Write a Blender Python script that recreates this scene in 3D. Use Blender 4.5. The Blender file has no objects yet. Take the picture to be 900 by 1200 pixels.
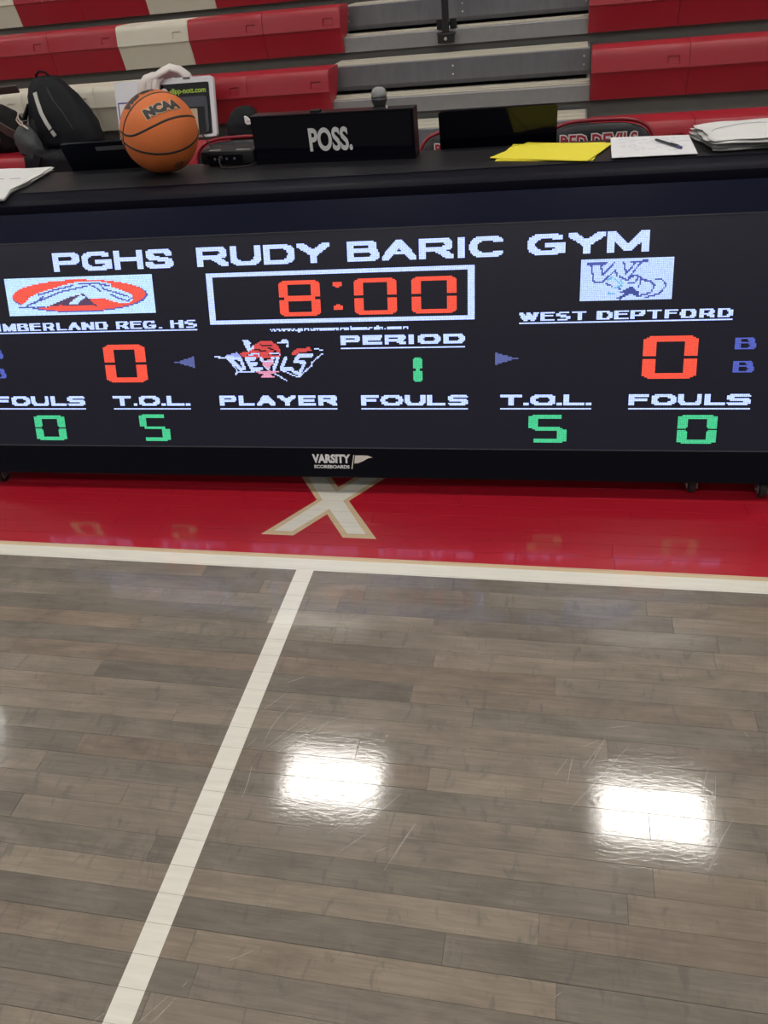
import bpy, bmesh, math, random
import numpy as np
from mathutils import Vector, Matrix
random.seed(7)
SC = bpy.context.scene
COL = SC.collection
# ---------------------------------------------------------------- camera (focal 953 px on a 900x1200 frame)
cam_d = bpy.data.cameras.new('camera'); cam = bpy.data.objects.new('camera', cam_d); COL.objects.link(cam)
cam_d.sensor_fit = 'VERTICAL'; cam_d.sensor_height = 24.0; cam_d.lens = 953.0 / 1200 * 24.0
cam_d.clip_start = 0.05; cam_d.clip_end = 200
R_ = Vector((0.97876395, 0.18501251, -0.08826952)); U_ = Vector((-0.03518847, 0.5758504, 0.81679746)); B_ = Vector((0.20194779, -0.79634584, 0.57013191))
cam.matrix_world = Matrix(((R_.x, U_.x, B_.x, 0), (R_.y, U_.y, B_.y, 0), (R_.z, U_.z, B_.z, 1.4346), (0, 0, 0, 1)))
SC.camera = cam
# ---------------------------------------------------------------- world, exposure
w = bpy.data.worlds.new('world'); SC.world = w; w.use_nodes = True
w.node_tree.nodes['Background'].inputs[0].default_value = (0.93, 0.96, 1.0, 1)
w.node_tree.nodes['Background'].inputs[1].default_value = 0.16
SC.view_settings.view_transform = 'Standard'; SC.view_settings.look = 'None'
SC.view_settings.gamma = 1.0; SC.view_settings.use_curve_mapping = False
SC.view_settings.exposure = 0.0
LAMP = 31.0          # radiance of the ceiling lamps' diffusers

# ---------------------------------------------------------------- materials
MATS = {}
def srgb(r, g, b):
    f = lambda c: (c/255/12.92) if c/255 <= 0.04045 else ((c/255+0.055)/1.055)**2.4
    return (f(r), f(g), f(b), 1)
def nt(name):
    m = bpy.data.materials.new(name); m.use_nodes = True
    return m, m.node_tree, m.node_tree.nodes['Principled BSDF']
def mat(name, col, rough=0.5, metal=0.0, coat=0.0, coat_r=0.1, noise=0.0, nscale=20, bump=0.0, bscale=200, spec=0.5, stretch=None):
    """simple procedural material: colour varied by noise, optional fine bump"""
    if name in MATS: return MATS[name]
    m, t, p = nt(name); N, L = t.nodes, t.links
    if len(col) == 3: col = (*col, 1)
    p.inputs['Base Color'].default_value = col; p.inputs['Roughness'].default_value = rough
    p.inputs['Metallic'].default_value = metal; p.inputs['Coat Weight'].default_value = coat
    p.inputs['Coat Roughness'].default_value = coat_r; p.inputs['Specular IOR Level'].default_value = spec
    tc = N.new('ShaderNodeTexCoord'); src = tc.outputs['Object']
    if stretch:
        mp = N.new('ShaderNodeMapping'); mp.inputs['Scale'].default_value = stretch; L.new(src, mp.inputs[0]); src = mp.outputs[0]
    if noise:
        n = N.new('ShaderNodeTexNoise'); n.inputs['Scale'].default_value = nscale; n.inputs['Detail'].default_value = 5; L.new(src, n.inputs['Vector'])
        r = N.new('ShaderNodeMapRange'); r.inputs['To Min'].default_value = 1-noise; r.inputs['To Max'].default_value = 1+noise
        L.new(n.outputs['Fac'], r.inputs['Value'])
        mx = N.new('ShaderNodeMix'); mx.data_type = 'RGBA'; mx.blend_type = 'MULTIPLY'; mx.inputs['Factor'].default_value = 1
        mx.inputs[6].default_value = col; L.new(r.outputs[0], mx.inputs[7]); L.new(mx.outputs[2], p.inputs['Base Color'])
    if bump:
        n2 = N.new('ShaderNodeTexNoise'); n2.inputs['Scale'].default_value = bscale; n2.inputs['Detail'].default_value = 3; L.new(src, n2.inputs['Vector'])
        b = N.new('ShaderNodeBump'); b.inputs['Strength'].default_value = bump; b.inputs['Distance'].default_value = 0.002
        L.new(n2.outputs['Fac'], b.inputs['Height']); L.new(b.outputs[0], p.inputs['Normal'])
    MATS[name] = m; return m

def floor_mat(name, kind):
    """varnished maple: kind 'wood' (grey stain) or 'paint' (flat colour under the same varnish)"""
    m, t, p = nt(name); N, L = t.nodes, t.links
    at = N.new('ShaderNodeAttribute'); at.attribute_name = 'tone'
    sep = N.new('ShaderNodeSeparateColor'); L.new(at.outputs['Color'], sep.inputs[0])
    tc = N.new('ShaderNodeTexCoord')
    off = N.new('ShaderNodeVectorMath'); off.operation = 'MULTIPLY_ADD'; off.inputs[1].default_value = (7, 13, 0)
    L.new(at.outputs['Color'], off.inputs[0]); L.new(tc.outputs['Object'], off.inputs[2])
    def noise(scale, vec, det=5, rough=.6, dist=0.0):
        mp = N.new('ShaderNodeMapping'); mp.inputs['Scale'].default_value = vec; L.new(off.outputs[0], mp.inputs[0])
        n = N.new('ShaderNodeTexNoise'); n.inputs['Scale'].default_value = scale; n.inputs['Detail'].default_value = det
        n.inputs['Roughness'].default_value = rough; n.inputs['Distortion'].default_value = dist
        L.new(mp.outputs[0], n.inputs['Vector']); return n.outputs['Fac']
    def mixc(f, a, b, blend='MIX'):
        x = N.new('ShaderNodeMix'); x.data_type = 'RGBA'; x.blend_type = blend
        for s, v in ((x.inputs['Factor'], f), (x.inputs[6], a), (x.inputs[7], b)):
            if hasattr(v, 'type') or hasattr(v, 'is_linked'): L.new(v, s)
            else: s.default_value = v
        return x.outputs[2]
    def rng(v, a, b, c, d):
        r = N.new('ShaderNodeMapRange'); r.inputs[1].default_value = a; r.inputs[2].default_value = b
        r.inputs[3].default_value = c; r.inputs[4].default_value = d; L.new(v, r.inputs[0]); return r.outputs[0]
    if kind == 'wood':
        base = mixc(sep.outputs[0], srgb(114, 107, 98), srgb(140, 129, 115))
        base = mixc(rng(sep.outputs[1], .5, 1, 0, .5), base, srgb(132, 114, 98))
        grain = noise(75, (.09, 1.8, 1), 8, .75, .5)
        base = mixc(1.0, base, rng_col(N, L, rng(grain, .3, .7, .76, 1.18)), 'MULTIPLY')
        blotch = noise(9, (.6, 1.3, 1), 4, .6, .8)
        base = mixc(1.0, base, rng_col(N, L, rng(blotch, .3, .7, .76, 1.14)), 'MULTIPLY')
        fig = noise(22, (1.6, .5, 1), 3, .5, 1.5)
        base = mixc(rng(fig, .58, .72, 0, .42), base, srgb(88, 86, 84))
        L.new(base, p.inputs['Base Color'])
    else:
        col = {'red': srgb(172, 24, 42), 'white': srgb(222, 219, 208), 'bare': srgb(206, 182, 148)}[kind]
        g = noise(40, (.2, 2, 1), 4)
        base = mixc(1.0, col, rng_col(N, L, rng(g, .3, .7, .94, 1.05)), 'MULTIPLY')
        L.new(base, p.inputs['Base Color'])
    # the varnish: glossy, worn a little unevenly, with a slight orange-peel that follows the boards
    wear = noise(5, (1, 1.6, 1), 5, .7, .5)
    p.inputs['Roughness'].default_value = .42; p.inputs['Specular IOR Level'].default_value = .25
    p.inputs['Coat Weight'].default_value = 1; p.inputs['Coat IOR'].default_value = 1.54
    L.new(rng(wear, .3, .7, .05, .085), p.inputs['Coat Roughness'])
    peel = noise(95, (.55, 1.5, 1), 3, .6, .6)
    fine = noise(330, (.8, 1.2, 1), 2, .6)
    ad = N.new('ShaderNodeMath'); ad.operation = 'MULTIPLY_ADD'; ad.inputs[1].default_value = .22; L.new(fine, ad.inputs[0]); L.new(peel, ad.inputs[2])
    b = N.new('ShaderNodeBump'); b.inputs['Strength'].default_value = .5; b.inputs['Distance'].default_value = .00019
    L.new(ad.outputs[0], b.inputs['Height']); L.new(b.outputs[0], p.inputs['Coat Normal'])
    MATS[name] = m; return m
def rng_col(N, L, s):
    c = N.new('ShaderNodeCombineColor')
    for i in range(3): L.new(s, c.inputs[i])
    return c.outputs[0]

M_WOOD = floor_mat('stained maple', 'wood'); M_RED = floor_mat('red court paint', 'red')
M_WHITE = floor_mat('white court paint', 'white'); M_BARE = floor_mat('bare maple', 'bare')
M_SUB = mat('subfloor', (.012, .011, .010), .9)

def emis(name, strength):
    m = bpy.data.materials.new(name); m.use_nodes = True; t = m.node_tree; p = t.nodes['Principled BSDF']
    a = t.nodes.new('ShaderNodeAttribute'); a.attribute_name = 'led'
    t.links.new(a.outputs['Color'], p.inputs['Emission Color']); p.inputs['Emission Strength'].default_value = strength
    p.inputs['Base Color'].default_value = (.02, .02, .02, 1); p.inputs['Roughness'].default_value = .5
    return m
M_LED = emis('lit diodes', 1.7)
def led_panel_mat():
    m, t, p = nt('diode panel'); N, L = t.nodes, t.links
    tc = N.new('ShaderNodeTexCoord'); sx = N.new('ShaderNodeSeparateXYZ'); L.new(tc.outputs['Object'], sx.inputs[0])
    outs = []
    for o, k in ((sx.outputs[0], 250.0), (sx.outputs[2], 250.0/math.cos(math.atan(.33)))):
        mu = N.new('ShaderNodeMath'); mu.operation = 'MULTIPLY'; mu.inputs[1].default_value = k; L.new(o, mu.inputs[0])
        fr = N.new('ShaderNodeMath'); fr.operation = 'FRACT'; L.new(mu.outputs[0], fr.inputs[0])
        gt = N.new('ShaderNodeMath'); gt.operation = 'GREATER_THAN'; gt.inputs[1].default_value = .3; L.new(fr.outputs[0], gt.inputs[0])
        outs.append(gt.outputs[0])
    ml = N.new('ShaderNodeMath'); ml.operation = 'MULTIPLY'; L.new(outs[0], ml.inputs[0]); L.new(outs[1], ml.inputs[1])
    mx = N.new('ShaderNodeMix'); mx.data_type = 'RGBA'; L.new(ml.outputs[0], mx.inputs['Factor'])
    mx.inputs[6].default_value = (.005, .005, .010, 1); mx.inputs[7].default_value = (.019, .0182, .043, 1)
    L.new(mx.outputs[2], p.inputs['Base Color'])
    p.inputs['Roughness'].default_value = .32; p.inputs['Specular IOR Level'].default_value = .5
    return m
M_PANEL = led_panel_mat()
M_NAVY = mat('navy lacquer', (.003, .0045, .021), .14, noise=.2, nscale=6, spec=.5)
M_BLACK = mat('black lacquer', (.002, .002, .005), .25, spec=.2)
M_VINYL = mat('black vinyl', (.002, .002, .007), .45, bump=.2, bscale=260, spec=.1)
M_VINYLTOP = mat('black vinyl top', (.013, .0125, .0155), .42, noise=.25, nscale=12, bump=.35, bscale=180, spec=.3)
M_RUBBER = mat('black rubber', (.01, .01, .01), .7)
M_BLKPLAS = mat('black plastic', (.006, .006, .008), .45, bump=.1, bscale=400, spec=.3)
M_LIDP = mat('dark laptop plastic', (.004, .005, .010), .3, spec=.25)
M_GREYPL = mat('grey plastic', (.11, .11, .12), .45)
M_PRINT = mat('white print', (.62, .62, .62), .5)
M_SEATRED = mat('red seat plastic', srgb(158, 26, 42), .38, noise=.06, nscale=9, bump=.12, bscale=320)
M_SEATWHT = mat('white seat plastic', srgb(206, 199, 184), .42, noise=.05, nscale=9, bump=.12, bscale=320)
M_STEEL = mat('galvanised steel', srgb(142, 141, 143), .5, metal=.35, noise=.16, nscale=26, bump=.1, bscale=120)
M_STEELD = mat('worn galvanised steel', srgb(118, 118, 124), .45, metal=.4, noise=.24, nscale=24, bump=.1, bscale=120, stretch=(1, 1, .35))
M_RISER = mat('grey painted riser', srgb(100, 98, 96), .6, noise=.12, nscale=14)
M_DECK = mat('aluminium tread', srgb(176, 170, 155), .5, noise=.12, nscale=30, stretch=(.08, 3, 1))
M_DARK = mat('dark steel', (.01, .01, .012), .45)
M_BOLT = mat('zinc bolt', (.55, .55, .52), .35, metal=.8)
M_WALL = mat('painted block wall', (.62, .60, .56), .8, noise=.05, nscale=3)
M_CEIL = mat('ceiling deck', (.42, .42, .42), .85, noise=.06, nscale=2)

# ---------------------------------------------------------------- mesh helpers
class MB:
    def __init__(s): s.v = []; s.f = []; s.m = []; s.c = []
    def add(s, vs, fs, mi=0, col=None):
        o = len(s.v); s.v += [tuple(p) for p in vs]
        for f in fs: s.f.append([i+o for i in f]); s.m.append(mi); s.c.append(col)
        return s
    def box(s, x0, x1, y0, y1, z0, z1, mi=0, bev=0.0):
        if bev:
            bm = bmesh.new(); bmesh.ops.create_cube(bm, size=1)
            for v in bm.verts: v.co = Vector(((x0+x1)/2+v.co.x*(x1-x0), (y0+y1)/2+v.co.y*(y1-y0), (z0+z1)/2+v.co.z*(z1-z0)))
            bmesh.ops.bevel(bm, geom=bm.edges[:], offset=bev, segments=2, affect='EDGES', profile=.6)
            bm.verts.index_update(); s.add([v.co[:] for v in bm.verts], [[v.index for v in f.verts] for f in bm.faces], mi); bm.free(); return s
        v = [(x, y, z) for x in (x0, x1) for y in (y0, y1) for z in (z0, z1)]
        return s.add(v, [(0, 1, 3, 2), (4, 6, 7, 5), (0, 4, 5, 1), (2, 3, 7, 6), (0, 2, 6, 4), (1, 5, 7, 3)], mi)
    def prism_x(s, prof, x0, x1, mi=0, mids=None):
        """closed (y,z) profile, clockwise seen from +x or not, extruded along x"""
        n = len(prof); v = [(x0, y, z) for y, z in prof]+[(x1, y, z) for y, z in prof]
        f = [(i, (i+1) % n, n+(i+1) % n, n+i) for i in range(n)]
        s.add(v, f, mi); s.add(v[:n], [list(range(n))[::-1]], mi); s.add(v[n:], [list(range(n))], mi); return s
    def tube(s, pts, r, seg=8, mi=0, closed=False, caps=True):
        P = [Vector(p) for p in pts]; n = len(P); rr = r if isinstance(r, (list, tuple)) else [r]*n
        ref = None; rings = []
        for i in range(n):
            t = (P[(i+1) % n]-P[i-1]) if closed or 0 < i < n-1 else (P[1]-P[0] if i == 0 else P[-1]-P[-2])
            t.normalize()
            if ref is None: ref = Vector((0, 0, 1)) if abs(t.z) < .9 else Vector((1, 0, 0))
            a = ref-t*ref.dot(t); a.normalize(); ref = a; b = t.cross(a)
            rings.append([P[i]+(a*math.cos(q)+b*math.sin(q))*rr[i] for q in [2*math.pi*k/seg for k in range(seg)]])
        o = [v for r_ in rings for v in r_]; f = []
        for i in range(n if closed else n-1):
            j = (i+1) % n
            for k in range(seg): f.append((i*seg+k, i*seg+(k+1) % seg, j*seg+(k+1) % seg, j*seg+k))
        if caps and not closed: f += [list(range(seg))[::-1], [(n-1)*seg+k for k in range(seg)]]
        return s.add(o, f, mi)
    def loft(s, rings, mi=0, caps=True):
        k = len(rings[0]); v = [p for r in rings for p in r]; f = []
        for i in range(len(rings)-1):
            for j in range(k): f.append((i*k+j, i*k+(j+1) % k, (i+1)*k+(j+1) % k, (i+1)*k+j))
        if caps: f += [list(range(k))[::-1], [(len(rings)-1)*k+j for j in range(k)]]
        return s.add(v, f, mi)
    def build(s, name, mats, parent=None, smooth=False, recalc=True, attr=None, mods=None):
        me = bpy.data.meshes.new(name); me.from_pydata(s.v, [], s.f)
        for m in (mats if isinstance(mats, (list, tuple)) else [mats]): me.materials.append(m)
        me.polygons.foreach_set('material_index', s.m)
        if attr:
            a = me.color_attributes.new(attr, 'FLOAT_COLOR', 'CORNER'); buf = []
            for f, c in zip(s.f, s.c): buf += list(c or (1, 1, 1, 1))*len(f)
            a.data.foreach_set('color', buf)
        if recalc:
            bm = bmesh.new(); bm.from_mesh(me); bmesh.ops.recalc_face_normals(bm, faces=bm.faces); bm.to_mesh(me); bm.free()
        if smooth: me.polygons.foreach_set('use_smooth', [True]*len(me.polygons))
        me.update(); o = bpy.data.objects.new(name, me); COL.objects.link(o)
        if parent: o.parent = parent
        if smooth and smooth != 'all':
            try: me.set_sharp_from_angle(angle=math.radians(smooth if smooth is not True else 40))
            except Exception: pass
        return o
def tag(o, label=None, cat=None, group=None, kind=None):
    if label: o['label'] = label
    if cat: o['category'] = cat
    if group: o['group'] = group
    if kind: o['kind'] = kind
    return o
def empty(name, loc=(0, 0, 0), rz=0.0, label=None, cat=None, group=None):
    o = bpy.data.objects.new(name, None); COL.objects.link(o); o.location = loc; o.rotation_euler = (0, 0, rz); o.empty_display_size = .1
    return tag(o, label, cat, group)
def text_shape(s, bold=0.0, res=3, shear=0.0, spacing=1.0):
    """outline of a word as triangles, scaled to the unit box"""
    c = bpy.data.curves.new('t', 'FONT'); c.body = s; c.resolution_u = res; c.offset = bold; c.shear = shear; c.space_character = spacing; c.fill_mode = 'FRONT'
    o = bpy.data.objects.new('t', c); me = bpy.data.meshes.new_from_object(o)
    me.calc_loop_triangles(); v = np.array([p.co[:2] for p in me.vertices]); t = np.array([q.vertices[:] for q in me.loop_triangles])
    bpy.data.objects.remove(o); bpy.data.curves.remove(c); bpy.data.meshes.remove(me)
    lo, hi = v.min(0), v.max(0); return (v-lo)/(hi-lo), t
def rot(p, a): c, s = math.cos(a), math.sin(a); return (p[0]*c-p[1]*s, p[0]*s+p[1]*c)
YT = 0.020570144; OT = (0.0, 2.09)                 # scoring table frame
def TW(x, y, z=0.0): q = rot((x, y), YT); return (q[0]+OT[0], q[1]+OT[1], z)
YB = -0.012115744                                   # bleacher frame
def BW(x, y, z=0.0): q = rot((x, y), YB); return (q[0], q[1], z)

# ================================================================ FLOOR
P = 0.0574; Y0 = 0.6785
YW0, YW1, YBARE = 1.7057, 1.7565, 1.7735            # white sideline and the bare strip behind it
floor = MB().box(-14, 14, -14, 14, -.08, -.018).build('floor', M_SUB); tag(floor, kind='structure')
def clip_band(poly, y0, y1):
    def cut(pl, f):
        out = []
        for i in range(len(pl)):
            a, b = pl[i], pl[(i+1) % len(pl)]; fa, fb = f(a), f(b)
            if fa >= 0: out.append(a)
            if (fa > 0 > fb) or (fa < 0 < fb):
                t = fa/(fa-fb); out.append((a[0]+(b[0]-a[0])*t, a[1]+(b[1]-a[1])*t))
        return out
    pl = cut(poly, lambda p: p[1]-y0)
    return cut(pl, lambda p: y1-p[1]) if len(pl) >= 3 else []
rows = []
k0 = int((-4.9-Y0)/P); k1 = int((8.9-Y0)/P)
far = MB(); far_r = MB(); rnd = random.Random(11)
G = .00022
def plank_mb(mb, x0, x1, y0, y1, mi):
    c = (rnd.random(), rnd.random(), rnd.random(), 1)
    q_ = rnd.uniform(-.00011, .00011); t = [rnd.uniform(-.00004, .00004)+(-q_ if i < 2 else q_) for i in range(4)]
    a, b, cc, d = x0+G, x1-G, y0+GL, y1-G; e = .0004
    v = [(a, cc, -.018), (b, cc, -.018), (b, d, -.018), (a, d, -.018),
         (a, cc, -e+t[0]), (b, cc, -e+t[1]), (b, d, -e+t[2]), (a, d, -e+t[3]),
         (a+e*.6, cc+e*.6, t[0]), (b-e*.6, cc+e*.6, t[1]), (b-e*.6, d-e*.6, t[2]), (a+e*.6, d-e*.6, t[3])]
    f = [(0, 1, 5, 4), (1, 2, 6, 5), (2, 3, 7, 6), (3, 0, 4, 7), (4, 5, 9, 8), (5, 6, 10, 9), (6, 7, 11, 10), (7, 4, 8, 11), (8, 9, 10, 11)]
    mb.add(v, f, mi, c)
npl = 0
for k in range(k0, k1):
    ya, yb = Y0+k*P, Y0+(k+1)*P
    red = (ya+yb)/2 > YW1+.012
    GL = rnd.choice((.00018, .00022, .00030, .00045))
    x = -6+rnd.uniform(0, .9)
    cuts = [-6]
    while x < 6: cuts.append(x); x += rnd.choice((.28, .42, .55, .7, .85, 1.05, 1.3))*rnd.uniform(.9, 1.1)
    cuts.append(6)
    for a, b in zip(cuts[:-1], cuts[1:]):
        if b-a < .05: continue
        # the strip of boards that the photograph lets one tell apart
        xl, xr = -1.0-.52*max(ya, 0)-.1, .42+.28*max(ya, 0)
        near = .34 < yb and ya < 2.25 and b > xl and a < xr and npl < 300
        if near:
            m = MB(); plank_mb(m, a, b, ya, yb, 0)
            m.build('plank', M_RED if red else M_WOOD, floor, recalc=False, attr='tone'); npl += 1
        else:
            plank_mb(far, a, b, ya, yb, 1 if red else 0)
o = far.build('planks', [M_WOOD, M_RED], floor, recalc=False, attr='tone'); o['kind'] = 'stuff'
def paint(name, polys, m, z, label=None):
    """paint laid on the boards: broken at every joint between two rows"""
    mb = MB()
    for poly in polys:
        ys = [p[1] for p in poly]
        for k in range(int((min(ys)-Y0)/P)-2, int((max(ys)-Y0)/P)+2):
            pl = clip_band(poly, Y0+k*P+G, Y0+(k+1)*P-G)
            if len(pl) >= 3: mb.add([(p[0], p[1], z) for p in pl], [list(range(len(pl)))], 0, (.5, .5, .3, 1))
    o = mb.build(name, m, floor, recalc=False, attr='tone')
    for p_ in o.data.polygons:
        if p_.normal.z < 0: p_.flip()
    if label: o['label'] = label
    return o
def rect(x0, x1, y0, y1): return [(x0, y0), (x1, y0), (x1, y1), (x0, y1)]
paint('sideline', [rect(-6, 6, YW0, YW1)], M_WHITE, .00028, 'white painted sideline in front of the red border')
paint('center_line', [rect(-.6811-.0258, -.6811+.0254, -4.9, YW0)], M_WHITE, .00026, 'white painted line running across the grey boards')
paint('bare_strip', [rect(-6, 6, YW1, YBARE)], M_BARE, .00024, 'thin unpainted maple strip behind the white sideline')
CX = -.685; CYX = 2.057
def xpoly(ox, ix, wy, cy, h):
    """a letter X: ox outer foot, ix inner foot half widths, wy waist half width, cy crotch half height, h half height"""
    return [(CX-ox, CYX-h), (CX-ix, CYX-h), (CX, CYX-cy), (CX+ix, CYX-h), (CX+ox, CYX-h), (CX+wy, CYX), (CX+ox, CYX+h), (CX+ix, CYX+h), (CX, CYX+cy), (CX-ix, CYX+h), (CX-ox, CYX+h), (CX-wy, CYX)]
def xparts(a):
    p = xpoly(*a); c = (CX, CYX)
    return [[c, p[11], p[0], p[1], p[2]], [c, p[2], p[3], p[4], p[5]], [c, p[5], p[6], p[7], p[8]], [c, p[8], p[9], p[10], p[11]]]
paint('letter_border', xparts((.180, .077, .053, .076, .192)), M_BARE, .00030, 'bare maple outline of the X on the red floor')
paint('letter', xparts((.144, .087, .034, .047, .172)), M_WHITE, .00036, 'white painted X on the red floor')
# scuffs in the varnish
M_SCUFF = mat('scuffed varnish', (.46, .44, .41), .35)
sc = MB(); rs = random.Random(5)
def scuff(x0, y0, x1, y1, w=.0006, bend=0.0):
    n = 8; pts = []
    dx, dy = x1-x0, y1-y0; l = math.hypot(dx, dy); nx, ny = -dy/l, dx/l
    for i in range(n+1):
        t = i/n; b = bend*math.sin(math.pi*t); ww = w*(.35+.65*math.sin(math.pi*min(1, max(0, t*.9+.05))))/2
        pts.append((x0+dx*t+nx*(b-ww), y0+dy*t+ny*(b-ww), x0+dx*t+nx*(b+ww), y0+dy*t+ny*(b+ww)))
    for a, b in zip(pts[:-1], pts[1:]):
        sc.add([(a[0], a[1], .0002), (a[2], a[3], .0002), (b[2], b[3], .0002), (b[0], b[1], .0002)], [(0, 1, 2, 3)])
SCUFFS = [
 (-0.6455, 1.1895, -0.6011, 1.2514, 0.0007, 0),
 (-0.6128, 1.0983, -0.5732, 1.2277, 0.0007, 0.01),
 (-0.606, 1.0873, -0.5271, 1.1982, 0.0007, 0),
 (-0.5931, 1.0887, -0.5271, 1.1605, 0.0007, 0),
 (-0.5789, 1.0749, -0.5109, 1.1501, 0.0007, 0),
 (-0.5737, 1.0793, -0.436, 1.1998, 0.0007, 0.012),
 (-0.5111, 1.1259, -0.4789, 1.1825, 0.0007, 0),
 (-0.6148, 0.957, -0.6202, 1.0395, 0.0007, -0.003),
 (-0.4139, 0.9185, -0.3076, 1.0228, 0.0007, 0.006),
 (-0.4003, 0.9235, -0.3099, 1.019, 0.0007, 0.006),
 (-0.391, 0.9214, -0.3141, 1.0255, 0.0007, 0),
 (-0.4121, 0.8995, -0.3418, 0.9671, 0.0007, 0),
 (-0.3977, 1.0296, -0.3766, 1.076, 0.0007, 0),
 (-0.3781, 0.8665, -0.3358, 0.9093, 0.0007, 0),
 (-0.354, 0.9133, -0.284, 1.0083, 0.0007, 0),
 (-0.3112, 0.8723, -0.2908, 0.8841, 0.0007, 0),
 (-0.2728, 0.8774, -0.2441, 0.9434, 0.0007, 0),
 (-0.5625, 1.19, -0.5248, 1.2027, 0.0007, 0),
 (-0.6102, 1.2824, -0.5734, 1.3048, 0.0007, 0),
 (-0.3653, 0.9119, -0.3225, 0.9898, 0.0007, 0),
 (-0.6459, 1.0865, -0.634, 1.1118, 0.0007, 0),
 (-0.3588, 0.9353, -0.3212, 0.9832, 0.0007, 0),
 (-0.4277, 0.9265, -0.3796, 0.9759, 0.0007, 0),
 (0.0776, 1.1095, 0.1277, 1.1952, 0.0006, 0),
 (0.054, 1.0103, 0.1785, 1.1853, 0.0006, 0),
 (0.025, 1.0884, 0.0511, 1.1364, 0.0006, 0),
 (0.056, 1.1069, 0.0632, 1.1409, 0.0006, 0),
 (0.1224, 1.0973, 0.15, 1.142, 0.0006, 0),
 (0.1311, 1.2266, 0.1838, 1.2391, 0.0006, 0),
 (0.3012, 0.912, 0.3634, 1.0309, 0.0006, 0.003),
 (0.3127, 1.0753, 0.3313, 1.1428, 0.0006, 0.002),
 (0.32, 0.972, 0.3442, 1.1298, 0.0006, 0),
 (0.2023, 0.9468, 0.2765, 1.0709, 0.0006, 0),
 (0.4166, 1.2473, 0.4241, 1.2355, 0.0006, 0),
 (0.083, 1.1711, 0.1178, 1.1941, 0.0006, 0),
 (0.3153, 0.9914, 0.3325, 1.0089, 0.0006, 0),
 (0.1923, 0.9259, 0.2316, 0.9408, 0.0006, 0),
 (0.2703, 1.0756, 0.2688, 0.9753, 0.0006, 0.002),
 (-0.6479, 0.5121, -0.6117, 0.5617, 0.0006, 0),
 (-0.6257, 0.5154, -0.6027, 0.5502, 0.0006, 0),
 (-0.7251, 0.5013, -0.7106, 0.5205, 0.0006, 0),
 (-0.6199, 0.5185, -0.5974, 0.5625, 0.0005, 0),
 (-0.5295, 0.6319, -0.4879, 0.6578, 0.0005, 0),
 (-0.5939, 0.5793, -0.5876, 0.5897, 0.0005, 0),
 (-0.2876, 0.8368, -0.2427, 0.9436, 0.0006, 0),
 (-0.3192, 1.004, -0.3043, 1.0214, 0.0006, 0),
 (0.0939, 1.1174, 0.1308, 1.1994, 0.0006, 0),
 (0.0509, 1.0701, 0.0593, 1.1404, 0.0006, 0),
 (0.3029, 0.9159, 0.3246, 0.9502, 0.0006, 0),
 (0.0326, 0.6558, 0.0425, 0.6639, 0.0006, 0)
]
for s_ in SCUFFS: scuff(*s_)
o = sc.build('scuff_marks', M_SCUFF, floor, recalc=False); o['kind'] = 'stuff'; o['label'] = 'fine pale scratches in the varnish'
for p_ in o.data.polygons:
    if p_.normal.z < 0: p_.flip()

# ================================================================ ceiling, lamps, back wall
c = MB().box(-14, 14, -14, 14, 8.35, 8.5).build('ceiling', M_CEIL); tag(c, kind='structure')
wb = MB().box(-14, 14, 14, 14.2, -.08, 8.35).build('wall_back', M_WALL); tag(wb, kind='structure')
M_DIFF = bpy.data.materials.new('lamp diffuser'); M_DIFF.use_nodes = True
pd = M_DIFF.node_tree.nodes['Principled BSDF']; pd.inputs['Emission Color'].default_value = (1.0, .965, .90, 1); pd.inputs['Emission Strength'].default_value = LAMP
pd.inputs['Base Color'].default_value = (.8, .8, .8, 1)
M_HOUS = mat('lamp housing', (.6, .6, .6), .5)
li = 0; lamp_me = {}
def lamp(x, y, label):
    r = empty('ceiling_light', (x, y, 8.0), 0, label, 'ceiling light', 'lamps in rows under the hall ceiling')
    if not lamp_me:
        h = MB().box(-.68, .68, -.43, .43, .012, .09).build('housing', M_HOUS, r)
        d = MB().box(-.66, .66, -.41, .41, 0, .012).build('diffuser', M_DIFF, r)
        n = MB().tube([(-.5, 0, .09), (-.5, 0, .35)], .008, 6).build('hanger', M_DARK, r); n2 = MB().tube([(.5, 0, .09), (.5, 0, .35)], .008, 6).build('hanger', M_DARK, r)
        lamp_me.update(h=h, d=d, n=n, n2=n2)
    else:
        for k in ('h', 'd', 'n', 'n2'): q = lamp_me[k].copy(); COL.objects.link(q); q.parent = r
for j, y in enumerate((-10.6, -4.86, .93, 6.72)):
    for i, x in enumerate((-13.2, -9.0, -2.86, 1.40, 7.5, 11.7)):
        lamp(x, y, 'flat ceiling lamp mirrored in the boards just right of the white line' if (i, j) == (2, 3) else 'flat ceiling lamp mirrored in the boards at the right of the frame' if (i, j) == (3, 3) else 'flat white rectangular lamp hung under the hall ceiling out of view')

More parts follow.
